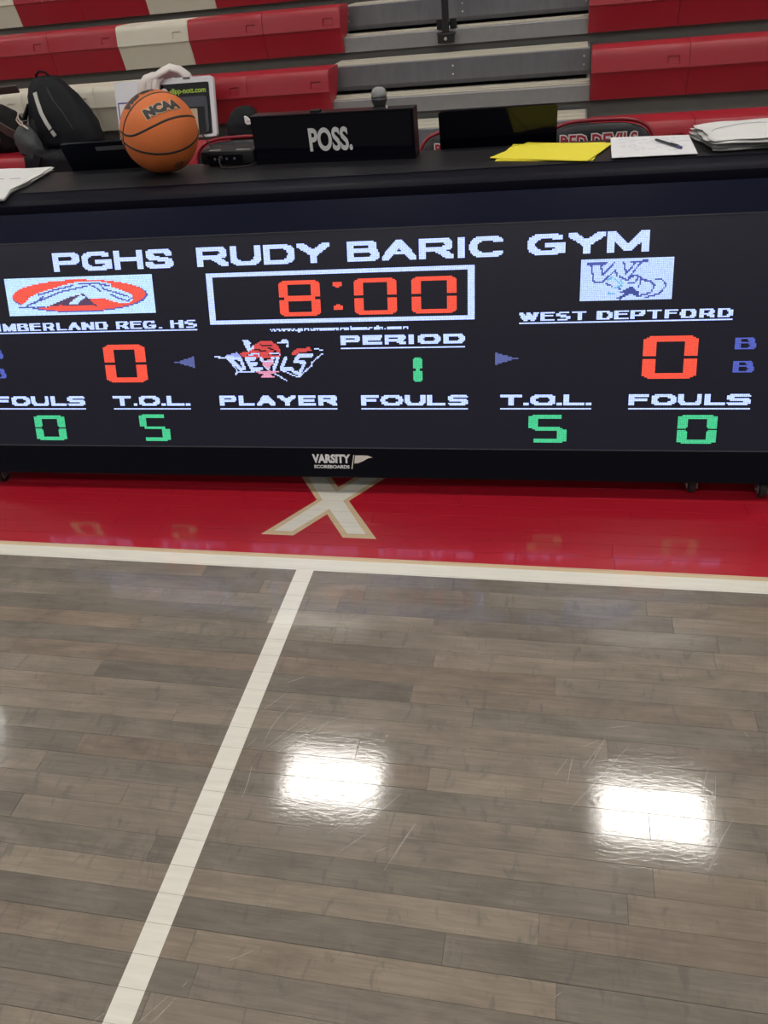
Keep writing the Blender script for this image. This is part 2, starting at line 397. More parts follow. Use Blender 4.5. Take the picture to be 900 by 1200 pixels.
# ================================================================ BLEACHERS
YR = [4.17+.49*i for i in range(6)]; ZR = [.666+.252*i for i in range(6)]
XA, XBR = -1.352, .052                               # the aisle between the two seat blocks
bl = empty('bleacher', (0, 0, 0), YB, 'grey steel bleacher with red and white plastic seats and a stepped aisle', 'bleachers')
def module_mesh(mname, endcap=False):
    W = .4583; mb = MB()
    # rows of the shell: (y, z) from the rear of the seat over the lip and down the front
    prof = [(.215, -.03), (.215, .004), (.19, .008), (.03, .008), (.012, .004), (.002, -.008), (-.003, -.022), (-.008, -.045), (-.0155, -.080), (-.019, -.095), (-.012, -.102), (.004, -.16), (.018, -.222), (.05, -.224)]
    xs = [0.0008, .004, .358, .414, W-.004, W-.0008]
    rx = []
    for i, x in enumerate(xs):
        e = .0018 if i in (0, len(xs)-1) else 0
        rx.append([(x, y+e*.6, z-e*.6) for y, z in prof])
    n = len(prof); v = [p for r in rx for p in r]; f = []
    for i in range(len(xs)-1):
        for j in range(n-1):
            if i == 2 and j == 7: continue
            f.append((i*n+j, i*n+j+1, (i+1)*n+j+1, (i+1)*n+j))
    mb.add(v, f)
    # the socket sunk into the upper front
    a, b, c2, d = v[2*n+7], v[2*n+8], v[3*n+8], v[3*n+7]
    q = [(p[0]+dx, p[1]+.007, p[2]+dz) for p, dx, dz in ((a, .003, -.002), (b, .003, .002), (c2, -.003, .002), (d, -.003, -.002))]
    mb.add([a, b, c2, d]+q, [(0, 1, 5, 4), (1, 2, 6, 5), (2, 3, 7, 6), (3, 0, 4, 7), (4, 5, 6, 7)])
    mb.add(rx[0], [list(range(n))]); mb.add(rx[-1], [list(range(n))[::-1]])
    me = mb.build(mname, M_SEATRED, None, smooth=25); m = me.data; bpy.data.objects.remove(me); return m
MOD = {'r': module_mesh('seat_red')}
MOD['w'] = MOD['r'].copy(); MOD['w'].materials.clear(); MOD['w'].materials.append(M_SEATWHT)
LEFT = ['rrrrrrrrr', 'rrwwwrrww', 'rrwrrwrrw', 'rrwrrwrrw', 'rrwrrwrrw', 'rrwrrwrrw']
RIGHT = ['rrrrrrrr', 'rrrrrrww', 'rrwrrwrr', 'rrwrrwrr', 'rrwrrwrr', 'rrwrrwrr']
for r in range(6):
    for side, seq in ((-1, LEFT[r]), (1, RIGHT[r])):
        for i, ch in enumerate(seq):
            xo = (-1.318+(.03 if r == 1 else 0)-.4585*(i+1)) if side < 0 else ((.058, .058, .036, .03, .03, .03)[r]+.4585*i-(.4585*0))
            o = bpy.data.objects.new('seat_module', MOD[ch]); COL.objects.link(o); o.parent = bl; o.location = (xo, YR[r], ZR[r])
            o['label'] = 'red plastic seat block' if ch == 'r' else 'off-white plastic seat block'
X0B, X1B = -5.6, 3.9
BOLT = []
for r in range(6):
    z = ZR[r]-.151; yn = YR[r]+.035
    # deck of this row with its folded front edge
    for a, b in ((X0B, XA-.05), (XBR+.01, X1B)): MB().box(a, b, yn, YR[r]+.54, z-.02, z).build('deck', M_DECK, bl)
    nose = MB(); nose.prism_x([(yn, z-.004), (yn+.004, z), (yn+.02, z), (yn+.02, z-.002), (yn+.5, z-.002), (yn+.5, z-.02), (yn+.03, z-.02), (yn+.03, z-.074), (yn, z-.074)], XA-.05, XBR+.005)
    nose.build('aisle_deck', M_STEEL, bl)
    for q in range(3): MB().box(XA-.04, XBR, yn+.026+q*.06, yn+.026+q*.06+.054, z-.001, z+.003+.001*(q == 1)).build('tread', M_DECK, bl)
    # riser below the front edge
    zl = (ZR[r-1]-.151) if r else 0.0
    ri = MB().box(X0B, X1B, yn+.022, yn+.032, zl, z-.02 if r else z-.02)
    ri.build('riser', M_RISER, bl)
    # aisle half step: a folded steel box with a grooved tread
    if r < 6:
        ys = YR[r]+.24; zt = z+.14
        s = MB(); s.prism_x([(ys, zt-.100), (ys, zt-.003), (ys+.003, zt), (ys+.30, zt), (ys+.30, zt-.02), (ys+.02, zt-.02), (ys+.02, zt-.122), (ys+.012, zt-.122)], XA+.002, XBR-.004)
        s.build('step', M_STEELD, bl)
        for q in range(3): MB().box(XA+.012, XBR-.014, ys+.016+q*.088, ys+.016+q*.088+.078, zt-.001, zt+.003).build('step_tread', M_DECK, bl)
        for q in range(2): MB().box(XA+.0025+q*1.385, XA+.012+q*1.385, ys+.02, ys+.29, z-.004, zt-.02).build('step_side', M_STEELD, bl)
        for bx in (XA+.022, XA+.69, XBR-.03):
            for bz in (zt-.035, zt-.075):
                if not BOLT: BOLT.append(MB().loft([[(rr*math.cos(a), -dy, rr*math.sin(a)) for a in [k*math.pi/4 for k in range(8)]] for rr, dy in ((.0055, -.001), (.005, .003), (.0025, .0045))]).build('bolt', M_BOLT, bl)); o = BOLT[0]
                else: o = BOLT[0].copy(); COL.objects.link(o)
                o.location = (bx, ys, bz)
# supports under the rows
for x in (-5.5, -3.4, XA-.03, XBR+.03, 2.0, 3.8):
    for r in range(6): MB().box(x-.02, x+.02, YR[r]+.10, YR[r]+.14, 0, ZR[r]-.172).build('support_post', M_DARK, bl)
# aisle rail
rail = MB().tube([(0, -.03, -.05), (0, -.03, .7), (0, -.02, .8), (0, .05, .87), (0, .4, 1.02), (0, .47, 1.0), (0, .5, .9), (0, .5, .32), (0, .5, .253)], .0195, 12).build('aisle_handrail', M_DARK, bl, smooth=True)
rail.location = (-.728, 5.185, 1.019); rail['label'] = 'slim black steel post bolted to the grey aisle step'
MB().box(-.045, .045, -.055, -.0015, -.062, -.012, bev=.006).box(-.05, .05, -.04, -.0015, -.02, -.012).build('clamp', M_DARK, rail)
for a, b in ((-.055, -.02), (.02, .055)): MB().prism_x([(-.001, .004), (.05, .004), (-.001, .05)], a, b).build('gusset', M_DARK, rail)
bb = MB(); bb.loft([[(.0+rr*math.cos(a), -.055-dy, -.04+rr*math.sin(a)) for a in [k*math.pi/4 for k in range(8)]] for rr, dy in ((.009, 0), (.008, .005), (.004, .007))]); bb.build('bolt', M_BOLT, rail)

# ================================================================ SCORING TABLE with the diode screen
TH = math.atan(.33); CT, ST = math.cos(TH), math.sin(TH)
def SP(x, s, n=0.0): return (x, s*ST-n*CT, s*CT+n*ST)     # point on the sloping front, n out of it
tb = empty('scoring_table', (OT[0], OT[1], 0), YT, 'long black courtside scoring table with a sloping lit scoreboard front', 'scoreboard table')
TX0, TX1 = -1.99, .695
def slab(mb, x0, x1, s0, s1, n0, n1, mi=0):
    v = [SP(x, s, n) for x in (x0, x1) for s in (s0, s1) for n in (n0, n1)]
    return mb.add(v, [(0, 1, 3, 2), (4, 6, 7, 5), (0, 4, 5, 1), (2, 3, 7, 6), (0, 2, 6, 4), (1, 5, 7, 3)], mi)
SX0, SX1, SS0, SS1 = -1.928, .632, .1635, .8075
screen = slab(MB(), SX0, SX1, SS0, SS1, -.04, 0).build('led_screen', M_PANEL, tb)
screen['label'] = 'lit diode screen with white, red and green characters'
slab(MB(), TX0+.005, TX1-.005, .070, .161, -.03, .006).build('lower_panel', M_BLACK, tb)
slab(MB(), TX0+.005, TX1-.005, .8100, .8925, -.03, .004).build('upper_panel', M_NAVY, tb)
for a, b in ((.1605, .1632), (.8078, .8100)): slab(MB(), SX0-.004, SX1+.004, a, b, -.004, .0035).build('screen_trim', mat('dark grey trim', (.07, .07, .085), .4), tb)
for a, b in ((TX0, SX0-.004), (SX1+.004, TX1)): slab(MB(), a, b, .07, .8925, -.03, .008).build('side_bezel', M_BLACK, tb)
# cabinet ends, back, underside
for x0, x1 in ((TX0, TX0+.02), (TX1-.02, TX1)):
    pr_ = [(.075*ST+.03, .072), (.89*ST+.02, .845), (.64, .86), (.64, .072)]
    MB().prism_x(pr_, x0, x1).build('end_panel', M_BLACK, tb)
MB().box(TX0+.02, TX1-.02, .60, .615, .09, .86).build('back_panel', M_BLKPLAS, tb)
MB().box(TX0+.02, TX1-.02, .052, .60, .042, .09).build('underside', M_BLKPLAS, tb)
# padded ledge
led = MB().prism_x([(.318, .848), (.287, .850), (.282, .856), (.284, .870), (.294, .8785), (.312, .884), (.336, .8890), (.352, .8912), (.358, .8905), (.362, .8922), (.372, .893), (.636, .893), (.642, .890), (.642, .852), (.60, .848)], TX0-.01, TX1+.01)
led.build('ledge', M_VINYLTOP, tb, smooth=30)
MB().prism_x([(.2845, .8455), (.2795, .8475), (.279, .862), (.2815, .8725), (.2925, .8805), (.3115, .8862), (.3355, .8908), (.3500, .8928), (.3540, .8915), (.3540, .8888), (.3355, .8880), (.3125, .8832), (.2955, .8775), (.2860, .869), (.2840, .856)], TX0-.011, TX1+.011).build('ledge_edge', M_VINYL, tb, smooth=30)
MB().tube([(TX0-.011, .3525, .8928), (TX1+.011, .3525, .8928)], .0022, 6).build('piping', M_VINYL, tb, smooth=True)
MB().box(TX0, TX1, .617, 1.06, .725, .745, bev=.004).build('desk', mat('desk laminate', (.03, .03, .033), .4), tb)
for x in (TX0+.06, (TX0+TX1)/2, TX1-.06):
    MB().tube([(x, 1.0, .725), (x, 1.0, .0)], .016, 8).build('leg', M_DARK, tb, smooth=True)
for cx, cy in ((.409, .072), (.604, .05), (-1.0, .30), (-1.9, .06), (-1.88, .5), (.62, .5)):
    cm = MB()
    cm.loft([[(cx+hx, cy+rr*math.cos(a), .027+rr*math.sin(a)) for a in [k*math.pi/8 for k in range(16)]] for hx, rr in ((-.011, .020), (-.009, .0262), (.009, .0262), (.011, .020))])
    co = cm.build('caster', M_RUBBER, tb, smooth=40)
    MB().box(cx-.016, cx-.0125, cy-.016, cy+.016, .02, .046).box(cx+.0125, cx+.016, cy-.016, cy+.016, .02, .046).tube([(cx-.018, cy, .027), (cx+.018, cy, .027)], .006, 8).build('fork', mat('zinc fork', (.25, .25, .27), .35, metal=.7), co)

# ---- diodes: every lit character is a grid of small lit squares standing on the screen
PI_ = .004
WHT = (.45, .57, 1.15, 1); REDC = (.72, .062, .032, 1); GRN = (.04, .44, .20, 1); BLU = (.055, .08, .38, 1); DIM = (.07, .09, .26, 1)
def leds(name, grid, xo, so, colors, label=None):
    """grid: int array, row 0 at the bottom; 0 = off, k = colors[k]"""
    mb = MB(); H_, W_ = grid.shape; h = .00178
    for j, i in zip(*np.nonzero(grid)):
        x = xo+(i+.5)*PI_; s = so+(j+.5)*PI_
        c = colors[grid[j, i]]; k = rj.uniform(.9, 1.08); c = (c[0]*k, c[1]*k, c[2]*k, 1)
        mb.add([SP(x-h, s-h, .0008), SP(x+h, s-h, .0008), SP(x+h, s+h, .0008), SP(x-h, s+h, .0008)], [(0, 1, 2, 3)], 0, c)
    o = mb.build(name, M_LED, screen, recalc=False, attr='led')
    if label: o['label'] = label
    o['kind'] = 'stuff'
    return o
rj = random.Random(3)
def snap(v, o): return round((v-o)/PI_)
def ras_tris(g, v, t, k=1):
    """fill triangles (cell units) into the grid"""
    H_, W_ = g.shape; Y, X = np.mgrid[0:H_, 0:W_]; X = X+.5; Y = Y+.5
    for a, b, c in t:
        A, B, C_ = v[a], v[b], v[c]
        d = (B[0]-A[0])*(C_[1]-A[1])-(C_[0]-A[0])*(B[1]-A[1])
        if abs(d) < 1e-9: continue
        u = ((X-A[0])*(C_[1]-A[1])-(C_[0]-A[0])*(Y-A[1]))/d; w_ = ((B[0]-A[0])*(Y-A[1])-(X-A[0])*(B[1]-A[1]))/d
        g[(u >= -1e-6) & (w_ >= -1e-6) & (u+w_ <= 1+1e-6)] = k
def ras_poly(g, pts, k=1):
    H_, W_ = g.shape; Y, X = np.mgrid[0:H_, 0:W_]; X = X+.5; Y = Y+.5; ins = np.zeros(g.shape, bool); n = len(pts)
    for i in range(n):
        (x1, y1), (x2, y2) = pts[i], pts[(i+1) % n]
        if y1 == y2: continue
        c = ((y1 > Y) != (y2 > Y)) & (X < (x2-x1)*(Y-y1)/(y2-y1)+x1); ins ^= c
    g[ins] = k
def ras_line(g, pts, w, k=1):
    H_, W_ = g.shape; Y, X = np.mgrid[0:H_, 0:W_]; X = X+.5; Y = Y+.5
    for (x1, y1), (x2, y2) in zip(pts[:-1], pts[1:]):
        L2 = (x2-x1)**2+(y2-y1)**2 or 1e-9; t = np.clip(((X-x1)*(x2-x1)+(Y-y1)*(y2-y1))/L2, 0, 1)
        g[np.hypot(X-x1-t*(x2-x1), Y-y1-t*(y2-y1)) <= w/2] = k
def arc(cx, cy, rx, ry, a0, a1, n=14):
    return [(cx+rx*math.copysign(abs(math.cos(a))**.8, math.cos(a)), cy+ry*math.copysign(abs(math.sin(a))**.8, math.sin(a))) for a in [math.radians(a0+(a1-a0)*k/n) for k in range(n+1)]]
GLY = {  # width, centre lines in the unit box
 'A': (1.08, [[(0, 0), (.5, 1), (1, 0)], [(.2, .33), (.8, .33)]]), 'B': (1.0, [[(0, 0), (0, 1), (.62, 1)]+arc(.62, .77, .3, .23, 90, -90, 6)+[(0, .54)], [(.66, .54)]+arc(.68, .27, .32, .27, 90, -90, 6)+[(0, 0)]]),
 'C': (1.05, [arc(.52, .5, .52, .5, 38, 322, 20)]), 'D': (1.04, [[(0, 0), (0, 1), (.5, 1)]+arc(.5, .5, .5, .5, 90, -90, 12)+[(0, 0)]]),
 'E': (.92, [[(1, 0), (0, 0), (0, 1), (1, 1)], [(0, .53), (.9, .53)]]), 'F': (.86, [[(0, 0), (0, 1), (1, 1)], [(0, .52), (.85, .52)]]),
 'G': (1.12, [arc(.5, .5, .5, .5, 42, 330, 20)+[(1, .45), (.58, .45)], [(1, .45), (1, .12)]]), 'H': (1.02, [[(0, 0), (0, 1)], [(1, 0), (1, 1)], [(0, .53), (1, .53)]]),
 'I': (.12, [[(.5, 0), (.5, 1)]]), 'L': (.86, [[(0, 1), (0, 0), (1, 0)]]), 'M': (1.2, [[(0, 0), (0, 1), (.5, .08), (1, 1), (1, 0)]]), 'N': (1.02, [[(0, 0), (0, 1), (1, 0), (1, 1)]]),
 'O': (1.14, [arc(.5, .5, .5, .5, 0, 360, 28)]), 'P': (.96, [[(0, 0), (0, 1), (.62, 1)]+arc(.66, .72, .34, .28, 90, -90, 8)+[(0, .44)]]),
 'R': (1.05, [[(0, 0), (0, 1), (.62, 1)]+arc(.64, .74, .33, .26, 90, -90, 8)+[(0, .48)], [(.55, .48), (1, 0)]]),
 'S': (.98, [[(1, .92), (.9, 1), (.1, 1), (0, .88), (0, .66), (.12, .53), (.88, .47), (1, .34), (1, .12), (.9, 0), (.1, 0), (0, .08)]]),
 'T': (.98, [[(0, 1), (1, 1)], [(.5, 1), (.5, 0)]]), 'U': (1.02, [[(0, 1), (0, .4)]+arc(.5, .38, .5, .38, 180, 360, 12)+[(1, 1)]]), 'V': (1.05, [[(0, 1), (.5, 0), (1, 1)]]),
 'W': (1.5, [[(0, 1), (.26, 0), (.5, .95), (.74, 0), (1, 1)]]), 'Y': (1.05, [[(0, 1), (.5, .46), (1, 1)], [(.5, .46), (.5, 0)]]), '.': (.0, [[(.5, 0), (.5, .0)]]), ' ': (.2, [])}
BIG_S = [arc(.5, .76, .46, .24, 12, 180, 10)+[(.06, .68), (.2, .56), (.8, .44), (.96, .33)]+arc(.5, .25, .48, .25, 0, -170, 10)]
def ras_word(s, W_, H_, hx, hy):
    n = len(s); total = sum(GLY[c][0] for c in s); gap = 2*hx+(max(1.0, W_*.018) if H_ > 6 else 1.3); free = W_-2*hx-gap*(n-1); k = free/total
    g = np.zeros((H_, W_), int); Y, X = np.mgrid[0:H_, 0:W_]; X = X+.5; Y = Y+.5; x = hx
    for c in s:
        w_ = GLY[c][0]*k; xs_ = x
        for pl in (BIG_S if c == 'S' and H_ >= 12 else GLY[c][1]):
            q = [(x+px*w_, hy+py*(H_-2*hy)) for px, py in pl]
            for (x1, y1), (x2, y2) in zip(q[:-1], q[1:]):
                n_ = max(1, int(max(abs(x2-x1), abs(y2-y1))*3))
                for i in range(n_+1):
                    t = i/n_; g[(abs(X-x1-(x2-x1)*t) <= hx+.01) & (abs(Y-y1-(y2-y1)*t) <= hy+.01)] = 1
        if c == 'S' and H_ < 12:
            a_, b_ = int(round(xs_-hx)), int(round(x+w_+hx)); g[-1, max(0, a_):a_+2] = 0; g[0, b_-2:b_] = 0; g[-1, b_-1:b_] = 0; g[0, max(0, a_):a_+1] = 0
        x += w_+gap
    return g
def word(s, x0, x1, s0, s1, color=WHT, bold=.045, under=None, label=None):
    if all(c in GLY for c in s):
        ix0, ix1 = snap(x0, SX0), snap(x1, SX0); is0, is1 = snap(s0, SS0), snap(s1, SS0); W_, H_ = ix1-ix0, is1-is0; lo = 0
        if under is not None: lo = is0-snap(under, SS0)
        hx, hy = (2.6, 1.3) if H_ >= 12 else ((1.9, .95) if H_ >= 7 else (1.6, .5))
        if s == 'B': hx, hy = 2.0, .6
        g = np.zeros((H_+lo, W_), int); g[lo:, :] = ras_word(s, W_, H_, hx, hy)
        if under is not None: g[0, :] = 1
        cut = max(0, -ix0); g = g[:, cut:]
        return leds('lettering', g, SX0+(ix0+cut)*PI_, SS0+(is0-lo)*PI_, {1: color}, label)
    return word_font(s, x0, x1, s0, s1, color, bold, under, label)
def word_font(s, x0, x1, s0, s1, color=WHT, bold=.045, under=None, label=None):
    ix0, ix1 = snap(x0, SX0), snap(x1, SX0); is0, is1 = snap(s0, SS0), snap(s1, SS0)
    W_, H_ = ix1-ix0, is1-is0; lo = 0
    if under is not None: lo = is0-snap(under, SS0)
    g = np.zeros((H_+lo, W_), int); v, t = text_shape(s, bold)
    v = v*np.array([W_, H_])+np.array([0, lo]); ras_tris(g, v, t)
    if under is not None: g[0, :] = 1
    # what would fall outside the screen is not there
    cut = max(0, -ix0); g = g[:, cut:]
    return leds('lettering', g, SX0+(ix0+cut)*PI_, SS0+(is0-lo)*PI_, {1: color}, label)
SEG = {'0': 'abcdef', '5': 'acdfg', '8': 'abcdefg'}
def digit(ch, x0, x1, s0, s1, color, tx=.22, ty=.12, label=None):
    ix0, ix1 = snap(x0, SX0), snap(x1, SX0); is0, is1 = snap(s0, SS0), snap(s1, SS0); W_, H_ = ix1-ix0, is1-is0
    g = np.zeros((H_, W_), int); S = lambda pl: ras_poly(g, [(x*W_, y*H_) for x, y in pl])
    c = tx*.55; gp = .5/H_*1.3
    def bar(y0, y1, mid=False):
        if mid: S([(tx*.45, .5), (tx*.8, .5+ty*.5), (1-tx*.8, .5+ty*.5), (1-tx*.45, .5), (1-tx*.8, .5-ty*.5), (tx*.8, .5-ty*.5)])
        elif y0 > .5: S([(c, 1), (1-c, 1), (1-tx*.55, 1-ty), (tx*.55, 1-ty)])
        else: S([(c, 0), (1-c, 0), (1-tx*.55, ty), (tx*.55, ty)])
    def vert(x, up):
        q = [(0, .5+gp), (tx, .5+gp+.02), (tx, 1-ty*.8), (tx*.55, .995), (0, 1-ty*.6)]
        if not up: q = [(a, 1-b) for a, b in q]
        if x: q = [(1-a, b) for a, b in q]
        S(q)
    for k in SEG[ch]:
        {'a': lambda: bar(1, 1), 'd': lambda: bar(0, 0), 'g': lambda: bar(0, 0, True), 'f': lambda: vert(0, 1), 'e': lambda: vert(0, 0), 'b': lambda: vert(1, 1), 'c': lambda: vert(1, 0)}[k]()
    return leds('digit', g, SX0+ix0*PI_, SS0+is0*PI_, {1: color}, label)
T0, T1 = .7195, .7738
word('PGHS', -1.556, -1.150, T0, T1, bold=.05, label='white capitals PGHS'); word('RUDY', -1.0775, -.659, T0, T1, bold=.05, label='white capitals RUDY')
word('BARIC', -.606, -.150, T0, T1, bold=.05, label='white capitals BARIC'); word('GYM', -.088, .242, T0, T1, bold=.05, label='white capitals GYM')
word('CUMBERLAND REG. HS', -1.863, -1.0945, .5405, .5625, bold=.03, under=.530, label='underlined white words CUMBERLAND REG. HS')
word('WEST DEPTFORD', -.109, .472, .5405, .5625, bold=.03, under=.530, label='underlined white words WEST DEPTFORD')
word('www.pmmscoreboards.com', -.862, -.430, .5185, .5345, bold=.03, label='tiny white web address')
word('PERIOD', -.640, -.264, .4795, .5075, under=.4675, label='underlined white word PERIOD')
for s, a, b, l in (('FOULS', -1.844, -1.511, 'left'), ('T.O.L.', -1.413, -1.145, 'left'), ('PLAYER', -1.045, -.6615, ''), ('FOULS', -.586, -.258, 'middle'), ('T.O.L.', -.1595, .106, 'right'), ('FOULS', .207, .5405, 'right')):
    word(s, a, b, .2965, .3285, under=.2835, label='underlined white word %s' % s)
for x in (-1.840, .4845):
    for s in (.4515, .388): word('B', x, x+.057, s, s+.031, BLU, bold=.03, label='dim blue letter B')
# clock
digit('8', -.824, -.697, .566, .670, REDC, label='red figure 8 of the clock')
digit('0', -.590, -.463, .566, .670, REDC, label='red figure 0 of the clock'); digit('0', -.4215, -.288, .566, .670, REDC, label='red figure 0 of the clock')
g = np.ones((4, 7), int); g[0, :2] = 0; g[0, 5:] = 0
leds('colon_dot', g, SX0+snap(-.658, SX0)*PI_, SS0+snap(.646, SS0)*PI_, {1: REDC}); leds('colon_dot', g[::-1], SX0+snap(-.658, SX0)*PI_, SS0+snap(.582, SS0)*PI_, {1: REDC})
fw, fh = snap(-.2375, SX0)-snap(-1.053, SX0), snap(.7005, SS0)-snap(.5455, SS0)
g = np.ones((fh, fw), int); g[3:-3, 5:-5] = 0
leds('clock_border', g, SX0+snap(-1.053, SX0)*PI_, SS0+snap(.5455, SS0)*PI_, {1: WHT}, 'white rectangle around the clock')
digit('0', -1.4225, -1.280, .3735, .491, REDC, tx=.24, ty=.13, label='red home score 0'); digit('0', .2400, .3865, .373, .491, REDC, tx=.24, ty=.13, label='red guest score 0')
digit('0', -1.7065, -1.594, .1815, .2640, GRN, tx=.25, ty=.13, label='green foul count 0'); digit('0', .347, .456, .1825, .2655, GRN, tx=.25, ty=.13, label='green foul count 0')
digit('5', -1.328, -1.222, .1815, .2660, GRN, tx=.25, ty=.13, label='green time-out count 5'); digit('5', -.076, .0345, .1825, .2655, GRN, tx=.25, ty=.13, label='green time-out count 5')
g = np.zeros((18, 7), int); ras_poly(g, [(0, 1), (2, 0), (5, 0), (7, 1), (7, 7.4), (4.6, 8.6), (2.4, 8.6), (0, 7.4)]); ras_poly(g, [(0, 17), (2, 18), (5, 18), (7, 17), (7, 10.6), (4.6, 9.4), (2.4, 9.4), (0, 10.6)])
leds('digit', g, SX0+snap(-.4205, SX0)*PI_, SS0+snap(.3675, SS0)*PI_, {1: GRN}, 'green period figure 1')
g = np.zeros((9, 17), int); ras_poly(g, [(0, 4.2), (17, 9), (17, 0), (0, 4.8)]); leds('arrow', g, SX0+snap(-1.184, SX0)*PI_, SS0+snap(.414, SS0)*PI_, {1: DIM}, 'dim blue arrow pointing left')
leds('arrow', g[:, ::-1], SX0+snap(-.175, SX0)*PI_, SS0+snap(.414, SS0)*PI_, {1: DIM}, 'dim blue arrow pointing right')
# horse emblem
W_, H_ = 127, 29; g = np.ones((H_, W_), int)
def hp(pts): return [((X-25-30*(Y-60)/200)/782*W_, (1-(Y-57)/207)*H_) for X, Y in pts]
ras_poly(g, [(W_*.497+W_*.462*math.cos(a), H_*.485+H_*.425*math.sin(a)) for a in [k*math.pi/24 for k in range(48)]], 3)
ras_poly(g, [(W_*.492+W_*.452*math.cos(a), H_*.505+H_*.415*math.sin(a)) for a in [k*math.pi/24 for k in range(48)]], 2)
ras_poly(g, hp([(235, 222), (330, 168), (450, 132), (485, 168), (500, 196), (530, 218), (420, 214), (330, 210)]), 4)
ras_poly(g, hp([(110, 212), (170, 168), (150, 172), (215, 138), (290, 118), (350, 100), (430, 84), (520, 84), (560, 92), (600, 100), (598, 118), (650, 136), (706, 160), (718, 184), (696, 210), (650, 208), (600, 192), (560, 176), (520, 178), (478, 176), (452, 150), (385, 166), (310, 196), (250, 220), (180, 220)]), 1)
ras_poly(g, hp([(375, 206), (400, 182), (440, 158), (470, 168), (440, 186), (425, 210)]), 1)
for ln in ([(150, 208), (250, 170), (330, 138), (430, 118), (470, 110)], [(215, 150), (300, 126), (400, 104)], [(190, 196), (240, 160)], [(430, 96), (520, 96), (590, 112)], [(540, 100), (560, 128), (620, 148), (690, 172)], [(600, 160), (640, 180), (690, 196), (708, 180)], [(110, 216), (200, 222), (250, 216)], [(480, 100), (520, 120), (545, 140)]): ras_line(g, hp(ln), 1.2, 3)
leds('emblem', g, SX0+snap(-1.734, SX0)*PI_, SS0+snap(.588, SS0)*PI_, {1: (.42, .62, .95, 1), 2: (.70, .07, .045, 1), 3: (.06, .07, .33, 1), 4: (.07, .035, .08, 1)}, 'white horse head on a red oval in a white box')
# guest emblem
W_, H_ = 62, 28; g = np.ones((H_, W_), int)
def wp(pts): return [((X-75+12*(Y-75)/333)/757*W_, (1-(Y-60)/330)*H_) for X, Y in pts]
for ln in ([(125, 95), (160, 110), (180, 240)], [(125, 95), (285, 95), (240, 115), (255, 190)], [(180, 240), (255, 240), (360, 150), (370, 190)], [(260, 180), (355, 85)], [(425, 88), (445, 180), (520, 100), (480, 90)], [(490, 90), (620, 82), (560, 100), (455, 232), (390, 200)], [(455, 232), (520, 190), (575, 220), (550, 290)], [(585, 235), (640, 240), (680, 280), (650, 335), (530, 365)], [(680, 225), (740, 235), (775, 280), (720, 345), (610, 372)], [(285, 255), (330, 275)], [(370, 290), (400, 300)], [(470, 250), (520, 250), (540, 220)]): ras_line(g, wp(ln), 1.15, 2)
ras_poly(g, wp([(360, 375), (440, 340), (390, 325), (450, 300), (500, 280), (515, 305), (560, 330), (545, 365), (480, 340), (400, 385)]), 3)
for ln in ([(300, 330), (350, 340)], [(360, 290), (410, 275), (350, 215)], [(290, 230), (340, 200)], [(420, 260), (400, 235)]): ras_line(g, wp(ln), 1.1, 4)
leds('emblem', g, SX0+snap(.0595, SX0)*PI_, SS0+snap(.590, SS0)*PI_, {1: (.40, .53, .92, 1), 2: (.05, .07, .30, 1), 3: (.03, .05, .22, 1), 4: (.12, .35, .55, 1)}, 'blue outlined letters on a pale box')
# home emblem: red head over slanted white letters
W_, H_ = 88, 34; g = np.zeros((H_, W_), int)
def dp(pts): return [((X-60)/760*W_, (1-(Y-90)/345)*H_) for X, Y in pts]
ras_poly(g, dp([(240, 200), (300, 190), (350, 140), (400, 108), (460, 108), (510, 140), (530, 200), (520, 245), (430, 300), (330, 250), (250, 225)]), 2)
ras_poly(g, dp([(600, 215), (640, 170), (730, 165), (745, 190), (660, 205), (620, 225)]), 2)
for pl in ([(270, 105), (300, 100), (325, 120), (320, 160), (350, 130), (345, 165), (300, 190), (285, 150)], [(545, 95), (590, 110), (590, 155), (570, 160), (575, 130), (500, 130), (540, 115)]): ras_poly(g, dp(pl), 1)
for ln in ([(350, 175), (430, 190)], [(440, 160), (500, 190), (440, 215)], [(300, 215), (370, 200), (375, 235)], [(390, 140), (470, 150)], [(470, 215), (520, 215)]): ras_line(g, dp(ln), 1.0, 0)
ras_line(g, dp([(310, 215), (372, 205), (375, 230)]), 1.3, 1); ras_line(g, dp([(455, 205), (525, 213)]), 1.0, 1)
band = dp([(60, 222), (150, 232), (215, 330), (330, 340), (440, 332), (600, 360), (640, 400), (740, 290), (812, 215), (640, 225), (560, 240), (330, 240), (200, 225)])
blk = g.copy()
ras_poly(g, band, 0)
def dl(pls, w=2.6):
    for pl in pls: ras_line(g, dp(pl), w, 1)
dl([[(150, 232), (215, 240), (245, 250), (265, 318), (240, 330)], [(165, 240), (240, 325)]])                    # D
dl([[(285, 245), (320, 330), (385, 325)], [(285, 245), (345, 245)], [(300, 285), (350, 285)]])                    # E
dl([[(390, 245), (430, 325), (470, 245)]]); dl([[(505, 245), (475, 328)]])                                      # V I
dl([[(560, 245), (525, 328), (600, 328)]]); dl([[(740, 225), (650, 228), (625, 270), (690, 280), (650, 370), (610, 350)]])   # L S
ras_poly(g, dp([(395, 262), (480, 250), (470, 290), (430, 325), (400, 300)]), 3); ras_line(g, dp([(400, 262), (470, 268)]), 1, 1)
for ln in ([(60, 222), (100, 232)], [(90, 235), (150, 240), (215, 335), (205, 365)], [(640, 395), (740, 300), (740, 280), (812, 215)], [(215, 345), (330, 352)], [(480, 365), (560, 420)], [(540, 345), (640, 395)], [(760, 175), (812, 185)]): ras_line(g, dp(ln), 1.0, 1)
ras_poly(g, dp([(330, 350), (440, 338), (520, 345), (480, 360), (440, 365), (480, 395), (380, 392), (400, 370)]), 3)
